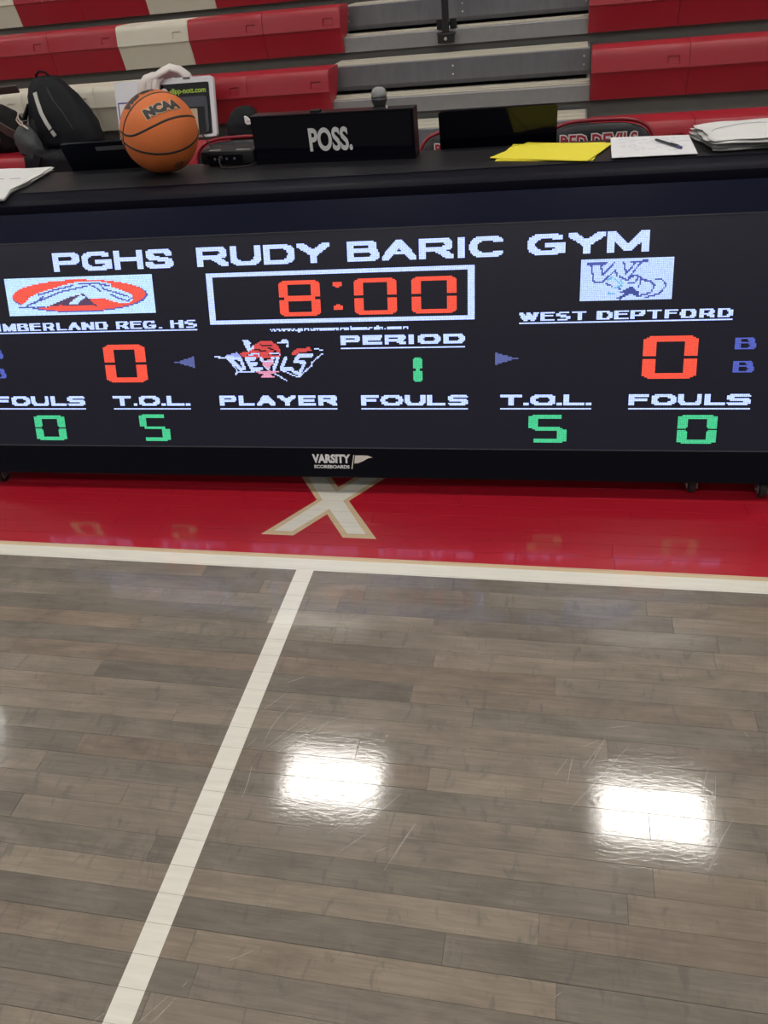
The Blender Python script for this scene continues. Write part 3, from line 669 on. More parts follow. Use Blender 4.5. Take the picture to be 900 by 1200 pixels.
ras_poly(g, dp([(140, 218), (220, 195), (260, 235), (200, 228)]), 4)
leds('emblem', g, SX0+snap(-1.0475, SX0)*PI_, SS0+snap(.369, SS0)*PI_, {1: (.43, .54, .95, 1), 2: (.50, .045, .045, 1), 3: (.60, .24, .36, 1), 4: (.25, .30, .68, 1)}, 'red head over slanted white letters DEVILS')
# maker's lettering on the lower panel
def flat_text(s, x0, x1, s0, s1, n, m, parent, name='lettering', bold=.03, res=4, sh=0.0):
    v, t = text_shape(s, bold, res, sh); mb = MB()
    mb.add([SP(x0+(x1-x0)*p[0], s0+(s1-s0)*p[1], n) for p in v], [list(q) for q in t]); return mb.build(name, m, parent, recalc=False)
o = flat_text('VARSITY', -.749, -.625, .1135, .1425, .0066, M_PRINT, tb, bold=.05); o['label'] = 'white capitals VARSITY'
o = flat_text('SCOREBOARDS', -.744, -.628, .0965, .1075, .0066, M_PRINT, tb, bold=.04); o['label'] = 'small white capitals SCOREBOARDS'
pn = MB(); pn.add([SP(a, b, .0066) for a, b in ((-.6225, .0955), (-.6195, .0955), (-.6115, .1405), (-.6145, .1405))], [(0, 1, 2, 3)])
pn.add([SP(a, b, .0066) for a, b in ((-.613, .1135), (-.600, .1145), (-.585, .121), (-.567, .131), (-.553, .133), (-.568, .139), (-.590, .1395), (-.609, .139))], [(0, 1, 2, 3, 4, 5, 6, 7)])
o = pn.build('pennant', mat('warm print', (.6, .57, .52), .5), tb, recalc=False); o['label'] = 'small white printed pennant flag'


# ================================================================ THINGS ON THE TABLE
ZT = .8932
def ball():
    R = .12; c = Vector((-1.2533, 2.6021, ZT+R)); b = MB()
    bm = bmesh.new(); bmesh.ops.create_icosphere(bm, subdivisions=5, radius=R)
    b.add([v.co[:] for v in bm.verts], [[v.index for v in f.verts] for f in bm.faces]); bm.free()
    m = mat('orange pebbled leather', srgb(222, 116, 54), .5, noise=.07, nscale=18, bump=.9, bscale=900)
    o = b.build('basketball', m, smooth='all'); o.location = c
    tag(o, 'orange basketball with black seams on the left of the table', 'basketball')
    blk = mat('black seam', (.012, .010, .010), .5)
    def seam(pts, closed=False, w=.0030):
        P_ = [Vector(p).normalized()*(R-.0006) for p in pts]; out = []
        for i in range(len(P_)-(0 if closed else 1)):
            a, b2, = P_[i], P_[(i+1) % len(P_)]; z_, y_ = P_[i-1] if (closed or i) else a, P_[(i+2) % len(P_)] if (closed or i+2 < len(P_)) else b2
            for k in range(6):
                t = k/6; q = .5*((2*a)+(b2-z_)*t+(2*z_-5*a+4*b2-y_)*t*t+(3*a-z_-3*b2+y_)*t**3); out.append(q.normalized()*(R-.0006))
        if not closed: out.append(P_[-1])
        MB().tube([p_*((R-.0033)/(R-.0006)) for p_ in out], w*1.6, 8, closed=closed).build('seam', blk, o, smooth='all')
    def circ(n, off, a0=0, a1=360, k=48):
        n = Vector(n).normalized(); u = n.orthogonal().normalized(); v = n.cross(u); r = math.sqrt(1-off*off)
        return [n*off+(u*math.cos(t)+v*math.sin(t))*r for t in [math.radians(a0+(a1-a0)*i/k) for i in range(k)]]
    seam(circ((-.2251, .3132, -.9226), 0), True)
    seam(circ((.7062, -.5989, -.3777), -.066), True)
    A = [(-0.6944, -0.702, 0.1583), (-0.5511, -0.8261, 0.1176), (-0.3065, -0.9453, 0.1112), (-0.0093, -0.9825, 0.1859), (0.3114, -0.9042, 0.2922), (0.5796, -0.7236, 0.3747), (0.797, -0.4512, 0.4016), (0.927, -0.1086, 0.359), (0.8811, 0.4143, 0.2281), (.6, .78, .2), (.1, .98, .15), (-.45, .88, .06), (-.85, .5, .1), (-.96, -.2, .18)]
    seam(A, True)
    D = [(-0.687, -0.7209, -0.0909), (-0.78, -0.54, -0.3165), (-0.7262, -0.4775, -0.4946), (-0.5718, -0.4368, -0.6945), (-0.4084, -0.3794, -0.8302), (-0.0905, -0.4029, -0.9108), (.35, -.2, -.92), (.6, .3, -.74), (.5, .8, -.3)]
    seam(D)
    def on_ball(name, word_, cdir, e1, half_w, hh, m_, lift, bold=.06, sh=0.0, label=None):
        cd = Vector(cdir).normalized(); e = Vector(e1); e = (e-cd*e.dot(cd)).normalized(); up = cd.cross(e)
        v, t = text_shape(word_, bold, 2, sh); mb = MB()
        # subdivide so that the print follows the curve
        pts = [Vector((p[0], p[1], 0)) for p in v]; bm = bmesh.new(); vs = [bm.verts.new(p) for p in pts]
        for q in t:
            try: bm.faces.new([vs[i] for i in q])
            except ValueError: pass
        for _ in range(2): bmesh.ops.subdivide_edges(bm, edges=[e_ for e_ in bm.edges if e_.calc_length() > .12], cuts=1, use_grid_fill=True)
        bmesh.ops.triangulate(bm, faces=bm.faces); bm.verts.index_update()
        def mp(p):
            a = (p.x-.5)*2*half_w; b_ = (p.y-.5)*2*hh
            d = cd*math.cos(a)*math.cos(b_)+e*math.sin(a)*math.cos(b_)+up*math.sin(b_); return d.normalized()*(R+lift)
        mb.add([mp(v_.co)[:] for v_ in bm.verts], [[v_.index for v_ in f.verts] for f in bm.faces]); bm.free()
        q = mb.build(name, m_, o, recalc=False)
        if label: q['label'] = label
    ink = mat('black ink', (.010, .009, .010), .45); cream = mat('pale ink', (.62, .45, .30), .5)
    on_ball('lettering', 'NCAA', (.4912, -.5537, .6724), (.638, .771, .053), .52, .15, cream, .0005, .16)
    on_ball('lettering', 'NCAA', (.4912, -.5537, .6724), (.638, .771, .053), .50, .135, ink, .0010, .085, label='black capitals NCAA with a pale outline')
    on_ball('lettering', 'OFFICIAL GAME BALL', (.52, -.62, .535), (.638, .771, .053), .44, .022, ink, .0007, .0)
    on_ball('lettering', 'Wilson', (-.24, -.30, .925), (.55, .62, .25), .46, .16, ink, .0008, .13, .3, label='black script maker\'s name')
    cc = Vector((.5384, -.403, -.7401)).normalized(); u = cc.orthogonal().normalized(); v = cc.cross(u)
    cm = MB(); rng_ = []
    for rr, a, b_ in ((.13, 0, 1), (.085, 0, 1)):
        cm.tube([(cc+(u*math.cos(t)+v*math.sin(t))*rr).normalized()*(R+.0002) for t in [k*math.pi/14 for k in range(28)]], .0007, 5, closed=True)
    for k in range(8):
        t = k*math.pi/4; cm.tube([(cc+(u*math.cos(t)+v*math.sin(t))*rr).normalized()*(R+.0002) for rr in (.03, .085)], .0006, 5)
    q = cm.build('stamp', ink, o); q['kind'] = 'stuff'; q['label'] = 'small round black stamp'
ball()

# possession sign
sg = empty('possession_sign', TW(-.9541, .5746, ZT), YT-.0893, 'black box sign reading POSS. standing on the table beside the basketball', 'sign')
SW_, SD, SH_ = .5232, .062, .1400
gl = mat('smoked acrylic', (.0015, .0015, .005), .08, spec=.25)
MB().box(0, SW_, .004, SD, 0, SH_, bev=.002).build('case', M_BLACK, sg)
MB().box(.007, SW_-.007, .0, .006, .016, SH_-.006).build('face', gl, sg)
MB().box(.002, SW_-.002, -.001, .006, .0, .013).build('bottom_trim', M_BLACK, sg)
v, t = text_shape('POSS.', .035, 4); MB().add([(.188+.140*p[0], -.0004, .032+.068*p[1]) for p in v], [list(q) for q in t]).build('lettering', M_PRINT, sg, recalc=False)['label'] = 'pale grey lettering POSS.'
MB().tube([(.437, .03, SH_-.001), (.437, .03, SH_+.006)], .003, 8).build('indicator_lamp', mat('pale indicator', (.6, .6, .5), .3), sg)
MB().box(.195, .225, .02, .045, SH_-.001, SH_+.005, bev=.001).build('switch', M_BLKPLAS, sg)

# microphone behind the sign on a small stand
mc = empty('microphone', TW(-.556, .668, 0), YT, 'black microphone with a grey mesh head rising behind the sign', 'microphone')
mh = MB()
prof = [(.0, .0245), (.007, .0243), (.014, .0225), (.020, .0175), (.0235, .010), (.0245, .003), (.0245, -.004)]
mh.loft([[(r*math.cos(a), r*math.sin(a), 1.053+z) for a in [k*math.pi/10 for k in range(20)]] for r, z in [(.0008, .025)]+prof[1:]]).build('mesh_head', mat('grey wire mesh', (.30, .30, .305), .5, metal=.3, bump=1.0, bscale=900), mc, smooth='all')
mh = MB().loft([[(r*math.cos(a), r*math.sin(a), z) for a in [k*math.pi/10 for k in range(20)]] for r, z in ((.0245, 1.0485), (.0252, 1.0465), (.0252, 1.042), (.0243, 1.040), (.020, 1.028))]).build('collar', mat('dark mesh collar', (.09, .09, .095), .4, metal=.4, bump=.5, bscale=700), mc, smooth=40)
MB().loft([[(r*math.cos(a), r*math.sin(a), z) for a in [k*math.pi/10 for k in range(20)]] for r, z in ((.0185, 1.028), (.0175, 1.018), (.0125, .90))]).build('handle', M_BLKPLAS, mc, smooth=40)
MB().tube([(0, 0, .90), (0, .01, .83), (0, .05, .765)], .006, 8).build('gooseneck', M_DARK, mc, smooth=True)
MB().loft([[(.06*k_*math.cos(a), .05+.06*k_*math.sin(a), z) for a in [k*math.pi/12 for k in range(24)]] for k_, z in ((1, .7455), (1, .757), (.8, .766), (.15, .768))]).build('base', M_DARK, mc, smooth=40)

# laptops on the desk behind the ledge, seen from behind their lids
def laptop(x, y, w_, lean, label, strip=None, tint=None, yaw=0.0):
    L_ = empty('laptop', TW(x, y, .7455), YT+yaw, label, 'laptop', 'laptops on the scoring desk')
    MB().box(0, w_, .0, .235, .0, .017, bev=.004).build('base', M_BLKPLAS, L_)
    kb = MB().box(.02, w_-.02, .035, .15, .017, .0185).build('keyboard', mat('key black', (.02, .02, .02), .6), L_)
    a = lean; h = .242
    def lp(u, q, n): return (u, -.004-q*math.sin(a)+n*math.cos(a), .016+q*math.cos(a)+n*math.sin(a))
    mb = MB(); rc = .010; out = []
    for cx, cz, a0 in ((w_-rc, h-rc, 0), (rc, h-rc, 90), (rc*.3, rc*.3, 180), (w_-rc*.3, rc*.3, 270)):
        r_ = rc if cz > .1 else rc*.3
        for k in range(4): t_ = math.radians(a0+k*30); out.append((cx+r_*math.cos(t_), cz+r_*math.sin(t_)))
    mb.loft([[lp(u, q, n) for u, q in out] for n in (-.005, 0.0, .003)]).build('lid', tint or M_LIDP, L_, smooth=40)
    MB().add([lp(.012, .015, .0035), lp(w_-.012, .015, .0035), lp(w_-.012, h-.012, .0035), lp(.012, h-.012, .0035)], [(0, 1, 2, 3)]).build('display', M_BLACK, L_)
    MB().tube([(.04, -.004, .016), (.12, -.004, .016)], .006, 8).build('hinge', M_DARK, L_); MB().tube([(w_-.12, -.004, .016), (w_-.04, -.004, .016)], .006, 8).build('hinge', M_DARK, L_)
    if strip:
        u0, u1, q0, q1 = strip; mb = MB(); mb.add([lp(u, q, n) for n in (-.0062, -.0045) for u, q in ((u0, q0), (u1, q0), (u1, q1), (u0, q1))], [(0, 1, 2, 3), (7, 6, 5, 4), (0, 4, 5, 1), (1, 5, 6, 2), (2, 6, 7, 3), (3, 7, 4, 0)])
        mb.build('label_strip', M_GREYPL, L_)['label'] = 'grey strip on the lid'
laptop(-1.652, .735, .333, .42, 'dark laptop with a grey strip on its lid behind the basketball', (.125, .30, .212, .226))
laptop(-.374, .720, .362, .22, 'glossy dark laptop screen back between the black sign and the yellow folders', tint=mat('glossy laptop lid', (.002, .002, .006), .12, spec=.3))

# wireless receiver with cable
rv = empty('wireless_receiver', TW(-1.146, .590, ZT), YT-.10, 'small black receiver box with a looped cable beside the basketball', 'receiver')
def rbox(x0, x1, y0, y1, z0, z1, r): return MB().box(x0, x1, y0, y1, z0, z1, bev=r)
rbox(0, .188, 0, .105, .004, .045, .009).build('case', mat('charcoal plastic', (.012, .012, .013), .5, bump=.2, bscale=500, spec=.3), rv, smooth=50)
MB().box(.028, .150, -.002, .004, .010, .034, bev=.001).build('connector_panel', M_BLACK, rv)
for jx in (.052, .094, .121):
    MB().loft([[(jx+r*math.cos(a), -.002-d, .022+r*math.sin(a)) for a in [k*math.pi/6 for k in range(12)]] for r, d in ((.0042, 0), (.004, .002), (.0025, .0025))]).build('socket', M_GREYPL, rv, smooth=40)
for a, b in ((.03, .068), (.125, .172)): MB().box(a, b, .012, .020, .0445, .0457).build('sticker', mat('pale sticker', (.4, .4, .38), .6), rv)
for k_ in (.012, .166): MB().box(k_, k_+.010, .03, .09, .0, .0045).build('foot', M_RUBBER, rv)
MB().tube([(.075, -.003, .024), (.075, -.016, .025)], [.0078, .0062], 10).build('plug', M_RUBBER, rv, smooth=True)
MB().tube([(.075, -.016, .025), (.078, -.026, .018), (.088, -.038, .0045), (.108, -.046, .0034), (.135, -.044, .0034), (.160, -.033, .0034), (.180, -.022, .004), (.1905, .004, .006), (.1915, .05, .006)], .0023, 8).build('cable', M_RUBBER, rv, smooth=True)
MB().tube([(.012, .07, .044), (-.02, .085, .082)], [.0022, .0018], 8).build('antenna', M_RUBBER, rv, smooth=True); MB().tube([(.178, .07, .044), (.179, .07, .096)], [.0022, .0018], 8).build('antenna', M_RUBBER, rv, smooth=True)

# paper goods
def sheet(name, pts, z, th, m, label, cat, parent=None, wav=0.0, group=None):
    """a quadrilateral sheet subdivided and slightly wavy; pts in the table frame, front-left, front-right, back-right, back-left"""
    cx = sum(p[0] for p in pts)/4; cy = sum(p[1] for p in pts)/4; n = 10; mb = MB(); top = []; bot = []
    for i in range(n+1):
        for j in range(n+1):
            u, v_ = i/n, j/n
            x = (1-u)*(1-v_)*pts[0][0]+u*(1-v_)*pts[1][0]+u*v_*pts[2][0]+(1-u)*v_*pts[3][0]-cx
            y = (1-u)*(1-v_)*pts[0][1]+u*(1-v_)*pts[1][1]+u*v_*pts[2][1]+(1-u)*v_*pts[3][1]-cy
            dz = wav*(max(0, abs(u-.5)-.3)**2*25+max(0, .3-v_)*max(0, u-.5)*2)
            top.append((x, y, th+dz)); bot.append((x, y, dz))
    N_ = (n+1)**2; f = []
    for i in range(n):
        for j in range(n):
            a, b_, c_, d = i*(n+1)+j, (i+1)*(n+1)+j, (i+1)*(n+1)+j+1, i*(n+1)+j+1; f += [(a, b_, c_, d), (N_+d, N_+c_, N_+b_, N_+a)]
    for i in range(n):
        a, b_ = i*(n+1), (i+1)*(n+1); f.append((a, N_+a, N_+b_, b_)); a, b_ = i*(n+1)+n, (i+1)*(n+1)+n; f.append((b_, N_+b_, N_+a, a))
        a, b_ = i, i+1; f.append((b_, N_+b_, N_+a, a)); a, b_ = n*(n+1)+i, n*(n+1)+i+1; f.append((a, N_+a, N_+b_, b_))
    o = mb.add(top+bot, f).build(name, m, parent); o.location = TW(cx, cy, z); o.rotation_euler = (0, 0, YT); tag(o, label, cat, group); return o
M_YEL = mat('yellow card', srgb(234, 220, 62), .55, noise=.03, nscale=8); M_PAPER = mat('white paper', (.74, .74, .77), .6)
sheet('folder', [(-.188, .432), (.085, .372), (.1300, .592), (-.143, .640)], ZT, .0022, M_YEL, 'yellow card folder, the lower of two, its edge showing at the right', 'folder', group='yellow folders')
f2 = sheet('folder', [(-.2036, .458), (.070, .352), (.150, .560), (-.100, .636)], ZT+.0030, .0022, M_YEL, 'yellow card folder lying on top of another, by the white form', 'folder', wav=.001, group='yellow folders')
ps = sheet('paper_stack', [(.1345, .366), (.3585, .3595), (.3660, .602), (.146, .628)], ZT+.0058, .0012, M_PAPER, 'printed white form lying between the yellow folders and the towel', 'paper')
M_INK = mat('grey print', (.28, .28, .34), .6)
rp = random.Random(4); pk = MB()
for r in range(9):
    y = .10-.021*r; x = -.085
    while x < .085:
        l = rp.uniform(.008, .03)
        if rp.random() < (.75 if r in (1, 2, 5) else .4): pk.add([(x, y, .0014), (x+l, y, .0014), (x+l, y+.0028, .0014), (x, y+.0028, .0014)], [(0, 1, 2, 3)])
        x += l+.006
pk = pk.build('print', M_INK, ps, recalc=False); pk['kind'] = 'stuff'
pen = empty('pen', TW(.2657, .548, ZT+.0107), YT+math.atan2(-.127, .058), 'dark ballpoint pen with a blue end lying on the white form', 'pen')
MB().tube([(0, 0, 0), (.006, 0, 0), (.012, 0, 0), (.118, 0, 0)], [.0012, .0028, .0038, .0040], 10).build('barrel', mat('smoky pen plastic', (.03, .03, .04), .25), pen, smooth=30)
MB().tube([(.118, 0, 0), (.138, 0, 0), (.140, 0, 0)], [.0043, .0041, .003], 10).build('end_cap', mat('blue pen cap', (.03, .03, .16), .3), pen, smooth=30)
MB().box(.085, .125, -.0012, .0012, .0035, .0052).build('clip', M_BLKPLAS, pen)

# towels: stacked folds of cloth
def cloth(pts, layers, z0, dz, amp, seed, m, label, group, hang=0.0, off=(0, 0)):
    cx = sum(p[0] for p in pts)/4; cy = sum(p[1] for p in pts)/4; rn = random.Random(seed); mb = MB(); tops = None
    for l in range(layers):
        n, m_ = 44, 26; ins = [rn.uniform(-.006, .006) for _ in range(4)]; ph = [rn.uniform(0, 6.3) for _ in range(6)]
        q = [(p[0]+ins[i]*(1 if i in (0, 3) else -1)+off[0]*l, p[1]+ins[i]*(1 if i < 2 else -1)+off[1]*l) for i, p in enumerate(pts)]
        top = []; bot = []
        for i in range(n+1):
            for j in range(m_+1):
                u, v_ = i/n, j/m_
                wob = .004*math.sin(v_*7+ph[0])*(1-abs(2*u-1)**.5*.0)+.002*math.sin(v_*19+ph[1]); wob2 = .003*math.sin(u*13+ph[2])+.002*math.sin(u*31+ph[3])
                x = (1-u)*(1-v_)*q[0][0]+u*(1-v_)*q[1][0]+u*v_*q[2][0]+(1-u)*v_*q[3][0]-cx+wob; y = (1-u)*(1-v_)*q[0][1]+u*(1-v_)*q[1][1]+u*v_*q[2][1]+(1-u)*v_*q[3][1]-cy+wob2
                eu = min(u, 1-u)*n/2.2; ev = min(v_, 1-v_)*m_/2.2; e = min(1, eu)*min(1, ev); e = math.sqrt(max(0, 1-(1-e)**2))
                zz = amp*(math.sin(u*9+v_*3+ph[4])+.6*math.sin(u*4-v_*8+ph[5])+.4*math.sin(u*23+v_*5))*(.3+.7*l/max(1, layers-1))*.5
                base = z0+l*dz+max(0, zz)*(l > 0)+(abs(amp)*.3 if l else 0)*0
                ho = 0
                if hang:
                    yy = y+cy
                    if yy < .352: ho = -(.352-yy)*.24
                top.append((x, y, base+dz*(.5+.5*e)+ho+.0)); bot.append((x, y, base+dz*(.5-.5*e)+ho+.0004))
        N_ = (n+1)*(m_+1); f = []; g_ = m_+1
        for i in range(n):
            for j in range(m_):
                a, b_, c_, d = i*g_+j, (i+1)*g_+j, (i+1)*g_+j+1, i*g_+j+1; f += [(a, b_, c_, d), (N_+d, N_+c_, N_+b_, N_+a)]
        for i in range(n):
            a, b_ = i*g_, (i+1)*g_; f.append((a, N_+a, N_+b_, b_)); a, b_ = i*g_+m_, (i+1)*g_+m_; f.append((b_, N_+b_, N_+a, a))
        for j in range(m_):
            f.append((j+1, N_+j+1, N_+j, j)); f.append((n*g_+j, N_+n*g_+j, N_+n*g_+j+1, n*g_+j+1))
        mb.add(top+bot, f); tops = top
    o = mb.build('folded_towel', m, smooth='all'); o.location = TW(cx, cy, 0); o.rotation_euler = (0, 0, YT); tag(o, label, 'towel', group); return o, tops, 27
M_TOWEL = mat('white terry cloth', (.70, .70, .69), .9, noise=.04, nscale=60, bump=.9, bscale=500)
M_STRIPE = mat('slate blue stripe', (.16, .17, .26), .9)
def stripe(o, tops, g_, path, w_=.0035, dashed=False):
    mb = MB(); n = len(tops)//g_-1
    def P_(u, v_):
        fi, fj = u*n, v_*(g_-1); i, j = min(int(fi), n-1), min(int(fj), g_-2); a, b_ = fi-i, fj-j
        q = [Vector(tops[(i+di)*g_+j+dj]) for di in (0, 1) for dj in (0, 1)]; return q[0]*(1-a)*(1-b_)+q[1]*(1-a)*b_+q[2]*a*(1-b_)+q[3]*a*b_+Vector((0, 0, .0009))
    N_ = 60
    for k in range(N_):
        if dashed and (k//4) % 3 == 2: continue
        (u0, v0), (u1, v1) = [path(t/N_) for t in (k, k+1)]; a, b_ = P_(u0, v0), P_(u1, v1); d = Vector((0, w_, 0)); mb.add([a-d, b_-d, b_+d, a+d], [(0, 1, 2, 3)])
    mb.build('stripe', M_STRIPE, o, recalc=False)
o, tops, g_ = cloth([(.402, .384), (1.02, .384), (1.04, .70), (.372, .612)], 4, ZT, .0088, .006, 2, M_TOWEL, 'thick white towel folded in four at the right end of the table', 'white towels on the table')
stripe(o, tops, g_, lambda t: (.02+.9*t, .42+.22*min(1, t*6)**.5+.03*t), .0022)
o, tops, g_ = cloth([(-2.20, .322), (-1.694, .300), (-1.712, .664), (-2.20, .700)], 3, ZT+.0003, .0052, .004, 5, M_TOWEL, 'thin white folded towel hanging over the left end of the table edge', 'white towels on the table', hang=1.0)
stripe(o, tops, g_, lambda t: (.35+.60*t, .56-.02*t), .003, True)

# ================================================================ CHAIRS behind the desk
M_CHRED = mat('red chair tube', srgb(128, 20, 36), .35); M_PAD = mat('black chair vinyl', (.007, .007, .010), .4, bump=.2, bscale=200, spec=.35)
M_LR = mat('red print', srgb(150, 20, 38), .5)
def sup(a, p=.62): return (math.copysign(abs(math.cos(a))**p, math.cos(a)), math.copysign(abs(math.sin(a))**p, math.sin(a)))
def chair():
    c = empty('folding_chair', (0, 0, 0), 0); W2, zt, zb = .204, .790, .560; zc, hz = (zt+zb)/2, (zt-zb)/2
    def yb(z): return (z-.44)*.16      # the back leans away
    an = [k*math.pi/18 for k in range(36)]
    rings = [[(W2*k_*sup(a)[0], yb(zc+hz*k_*sup(a)[1])+d+.006*(sup(a)[0]**2), zc+hz*k_*sup(a)[1]) for a in an] for k_, d in ((.80, -.030), (.93, -.027), (.985, -.018), (1.0, -.006), (.985, .006), (.9, .010))]
    MB().loft(rings).build('backrest', M_PAD, c, smooth=60)
    t = []
    for k in range(25):
        a = math.pi*k/24; sx, sz = sup(a, .60); t.append(((W2+.008)*sx, yb(zc)+(hz+.016)*abs(sz)*.16+.0, zc+(hz+.009)*sz))
    fr = [((W2+.008), -.36, .015), ((W2+.008), -.16, .27), ((W2+.008), -.02, .50)]+t+[(-(W2+.008), -.02, .50), (-(W2+.008), -.16, .27), (-(W2+.008), -.36, .015)]
    MB().tube(fr, .0078, 10).build('frame', M_CHRED, c, smooth='all')
    for sx in (-1, 1): MB().tube([(sx*(W2-.006), .12, .015), (sx*(W2-.006), -.10, .36), (sx*(W2-.006), -.16, .44)], .011, 8).build('rear_leg', M_CHRED, c, smooth='all')
    MB().box(-.185, .185, -.40, -.02, .425, .465, bev=.016).build('seat', M_PAD, c, smooth=50)
    MB().tube([(-(W2+.01), -.28, .12), (W2+.01, -.28, .12)], .009, 8).build('stretcher', M_CHRED, c, smooth='all')
    for nm, bo, dy, m_ in (('lettering_outline', .10, .0, M_PRINT), ('lettering', .03, -.001, M_LR)):
        v, tt = text_shape('RED DEVILS', bo, 2); k_ = 0 if bo > .05 else .004
        o = MB().add([(-.15+k_+(.30-2*k_)*p[0], yb(.704+.056*p[1])-.0318+dy, .704+k_+(.056-2*k_)*p[1]) for p in v], [list(q) for q in tt]).build(nm, m_, c, recalc=False)
    return c
ch0 = chair()
def copy_tree(o, parent=None):
    q = o.copy(); COL.objects.link(q); q.parent = parent
    for c_ in [x for x in bpy.data.objects if x.parent == o]: copy_tree(c_, q)
    return q
for i, (x, y, z_, rz, lab) in enumerate(((.128, 3.52, 0, .0, 'black padded folding chair with red tubing behind the yellow folders and form'),
        (-.368, 3.50, 0, .03, 'black padded folding chair with red tubing behind the glossy laptop'),
        (-.835, 3.58, 0, -.04, 'black padded folding chair with red tubing behind the black box sign'),
        (-1.400, 3.62, 0, .02, 'black padded folding chair with red tubing behind the receiver box'))):
    q = ch0 if i == 0 else copy_tree(ch0)
    q.location = (x, y, 0); q.rotation_euler = (0, 0, rz); tag(q, lab, 'chair', 'folding chairs behind the scoring table')

# ================================================================ THINGS ON THE BLEACHER
def roundrect(x0, x1, z0, z1, r, k=5):
    out = []
    for cx, cz, a0 in ((x1-r, z1-r, 0), (x0+r, z1-r, 90), (x0+r, z0+r, 180), (x1-r, z0+r, 270)):
        for i in range(k+1): t = math.radians(a0+90*i/k); out.append((cx+r*math.cos(t), cz+r*math.sin(t)))
    return out
bd = empty('coaching_board', BW(-2.168, 4.435, ZR[0]+.010), YB, 'white framed board with black sign panel leaning on the bleacher behind the basketball', 'board')
bd.rotation_euler = (-.30, 0, YB)
def bplate(name, x0, x1, z0, z1, r, y0, y1, m, par=bd, lab=None):
    q = MB().loft([[(a, y, b) for a, b in roundrect(x0, x1, z0, z1, r)] for y in (y0, y0+.0005, y1)]).build(name, m, par, smooth=40)
    if lab: q['label'] = lab
    return q
M_BWH = mat('glossy white board', (.70, .71, .76), .3)
bplate('frame', -.272, .296, 0, .290, .016, -.010, .014, M_BWH)
bplate('sign_panel', -.118, .272, .012, .262, .010, -.012, -.009, M_BLACK, lab='black rounded panel')
bplate('tray', .05, .258, .02, .196, .02, -.018, -.011, mat('slate plastic', (.035, .038, .055), .35))
bplate('ruler_holder', .136, .240, .01, .145, .006, -.0205, -.017, M_BLKPLAS)
bplate('wood_strip', .158, .200, .012, .136, .006, -.0235, -.0195, mat('pale wood strip', (.52, .40, .27), .55), lab='pale wooden strip')
bplate('marking', -.262, -.155, .075, .190, .003, -.0112, -.0098, mat('blue outline', (.05, .06, .25), .5)); bplate('marking', -.255, -.162, .082, .183, .002, -.0116, -.0108, M_BWH)
v, t = text_shape('slipp-nott.com', .03, 3); q = MB().add([(.048+.205*p[0], -.0126, .205+.034*p[1]) for p in v], [list(x) for x in t]).build('lettering', mat('lime print', (.33, .50, .05), .5), bd, recalc=False); q['label'] = 'lime green lettering slipp-nott.com'
bplate('emblem', -.005, .037, .203, .243, .019, -.0126, -.0115, M_PRINT, lab='small round pale emblem'); bplate('clasp', -.06, -.03, .279, .2895, .003, -.013, -.009, M_GREYPL); bplate('clasp', .13, .17, .279, .2895, .003, -.013, -.009, M_GREYPL)

# small cloth over the top of the board
tw = MB(); rt = random.Random(9)
def swath(path, wid, thick, seed):
    """a thick crumpled band of cloth following a path: list of points; wid along the side vector"""
    r_ = random.Random(seed); P_ = [Vector(p) for p in path]; rings = []; ph = [r_.uniform(0, 6) for _ in range(4)]
    for i, p in enumerate(P_):
        t_ = (P_[min(i+1, len(P_)-1)]-P_[max(i-1, 0)]).normalized(); s_ = Vector((0, 1, 0)); s_ = (s_-t_*s_.dot(t_)).normalized(); n_ = t_.cross(s_)
        ww = wid[i] if isinstance(wid, (list, tuple)) else wid
        rings.append([p+s_*(ww*math.cos(a))*(1+.12*math.sin(3*a+ph[0]+i*.5))+n_*(thick*math.sin(a))*(1+.35*math.sin(5*a+ph[1]+i*.7)) for a in [k*math.pi/9 for k in range(18)]])
    tw.loft(rings)
swath([(-.098, -.034, .20), (-.098, -.034, .25), (-.095, -.032, .29), (-.075, -.012, .318), (-.045, .002, .328), (-.01, .0, .332), (.03, -.005, .345), (.065, .0, .358), (.10, .012, .352), (.13, .028, .325), (.145, .038, .292)], [.012, .018, .028, .038, .042, .040, .042, .044, .038, .028, .012], .026, 1)
swath([(-.060, -.034, .21), (-.062, -.036, .27), (-.055, -.028, .31), (-.03, -.012, .33)], [.008, .014, .02, .02], .02, 2)
swath([(-.024, -.034, .205), (-.026, -.036, .26), (-.018, -.026, .31), (.01, -.01, .335)], [.006, .012, .018, .02], .022, 3)
o = tw.build('small_towel', mat('pinkish white cloth', (.68, .63, .61), .9, noise=.05, nscale=30, bump=.6, bscale=300), smooth='all', mods=None)
o.location = bd.location+Vector((0, .012, -.034)); o.rotation_euler = (-.24, 0, YB); tag(o, 'crumpled white cloth draped over the top of the white framed board', 'towel')

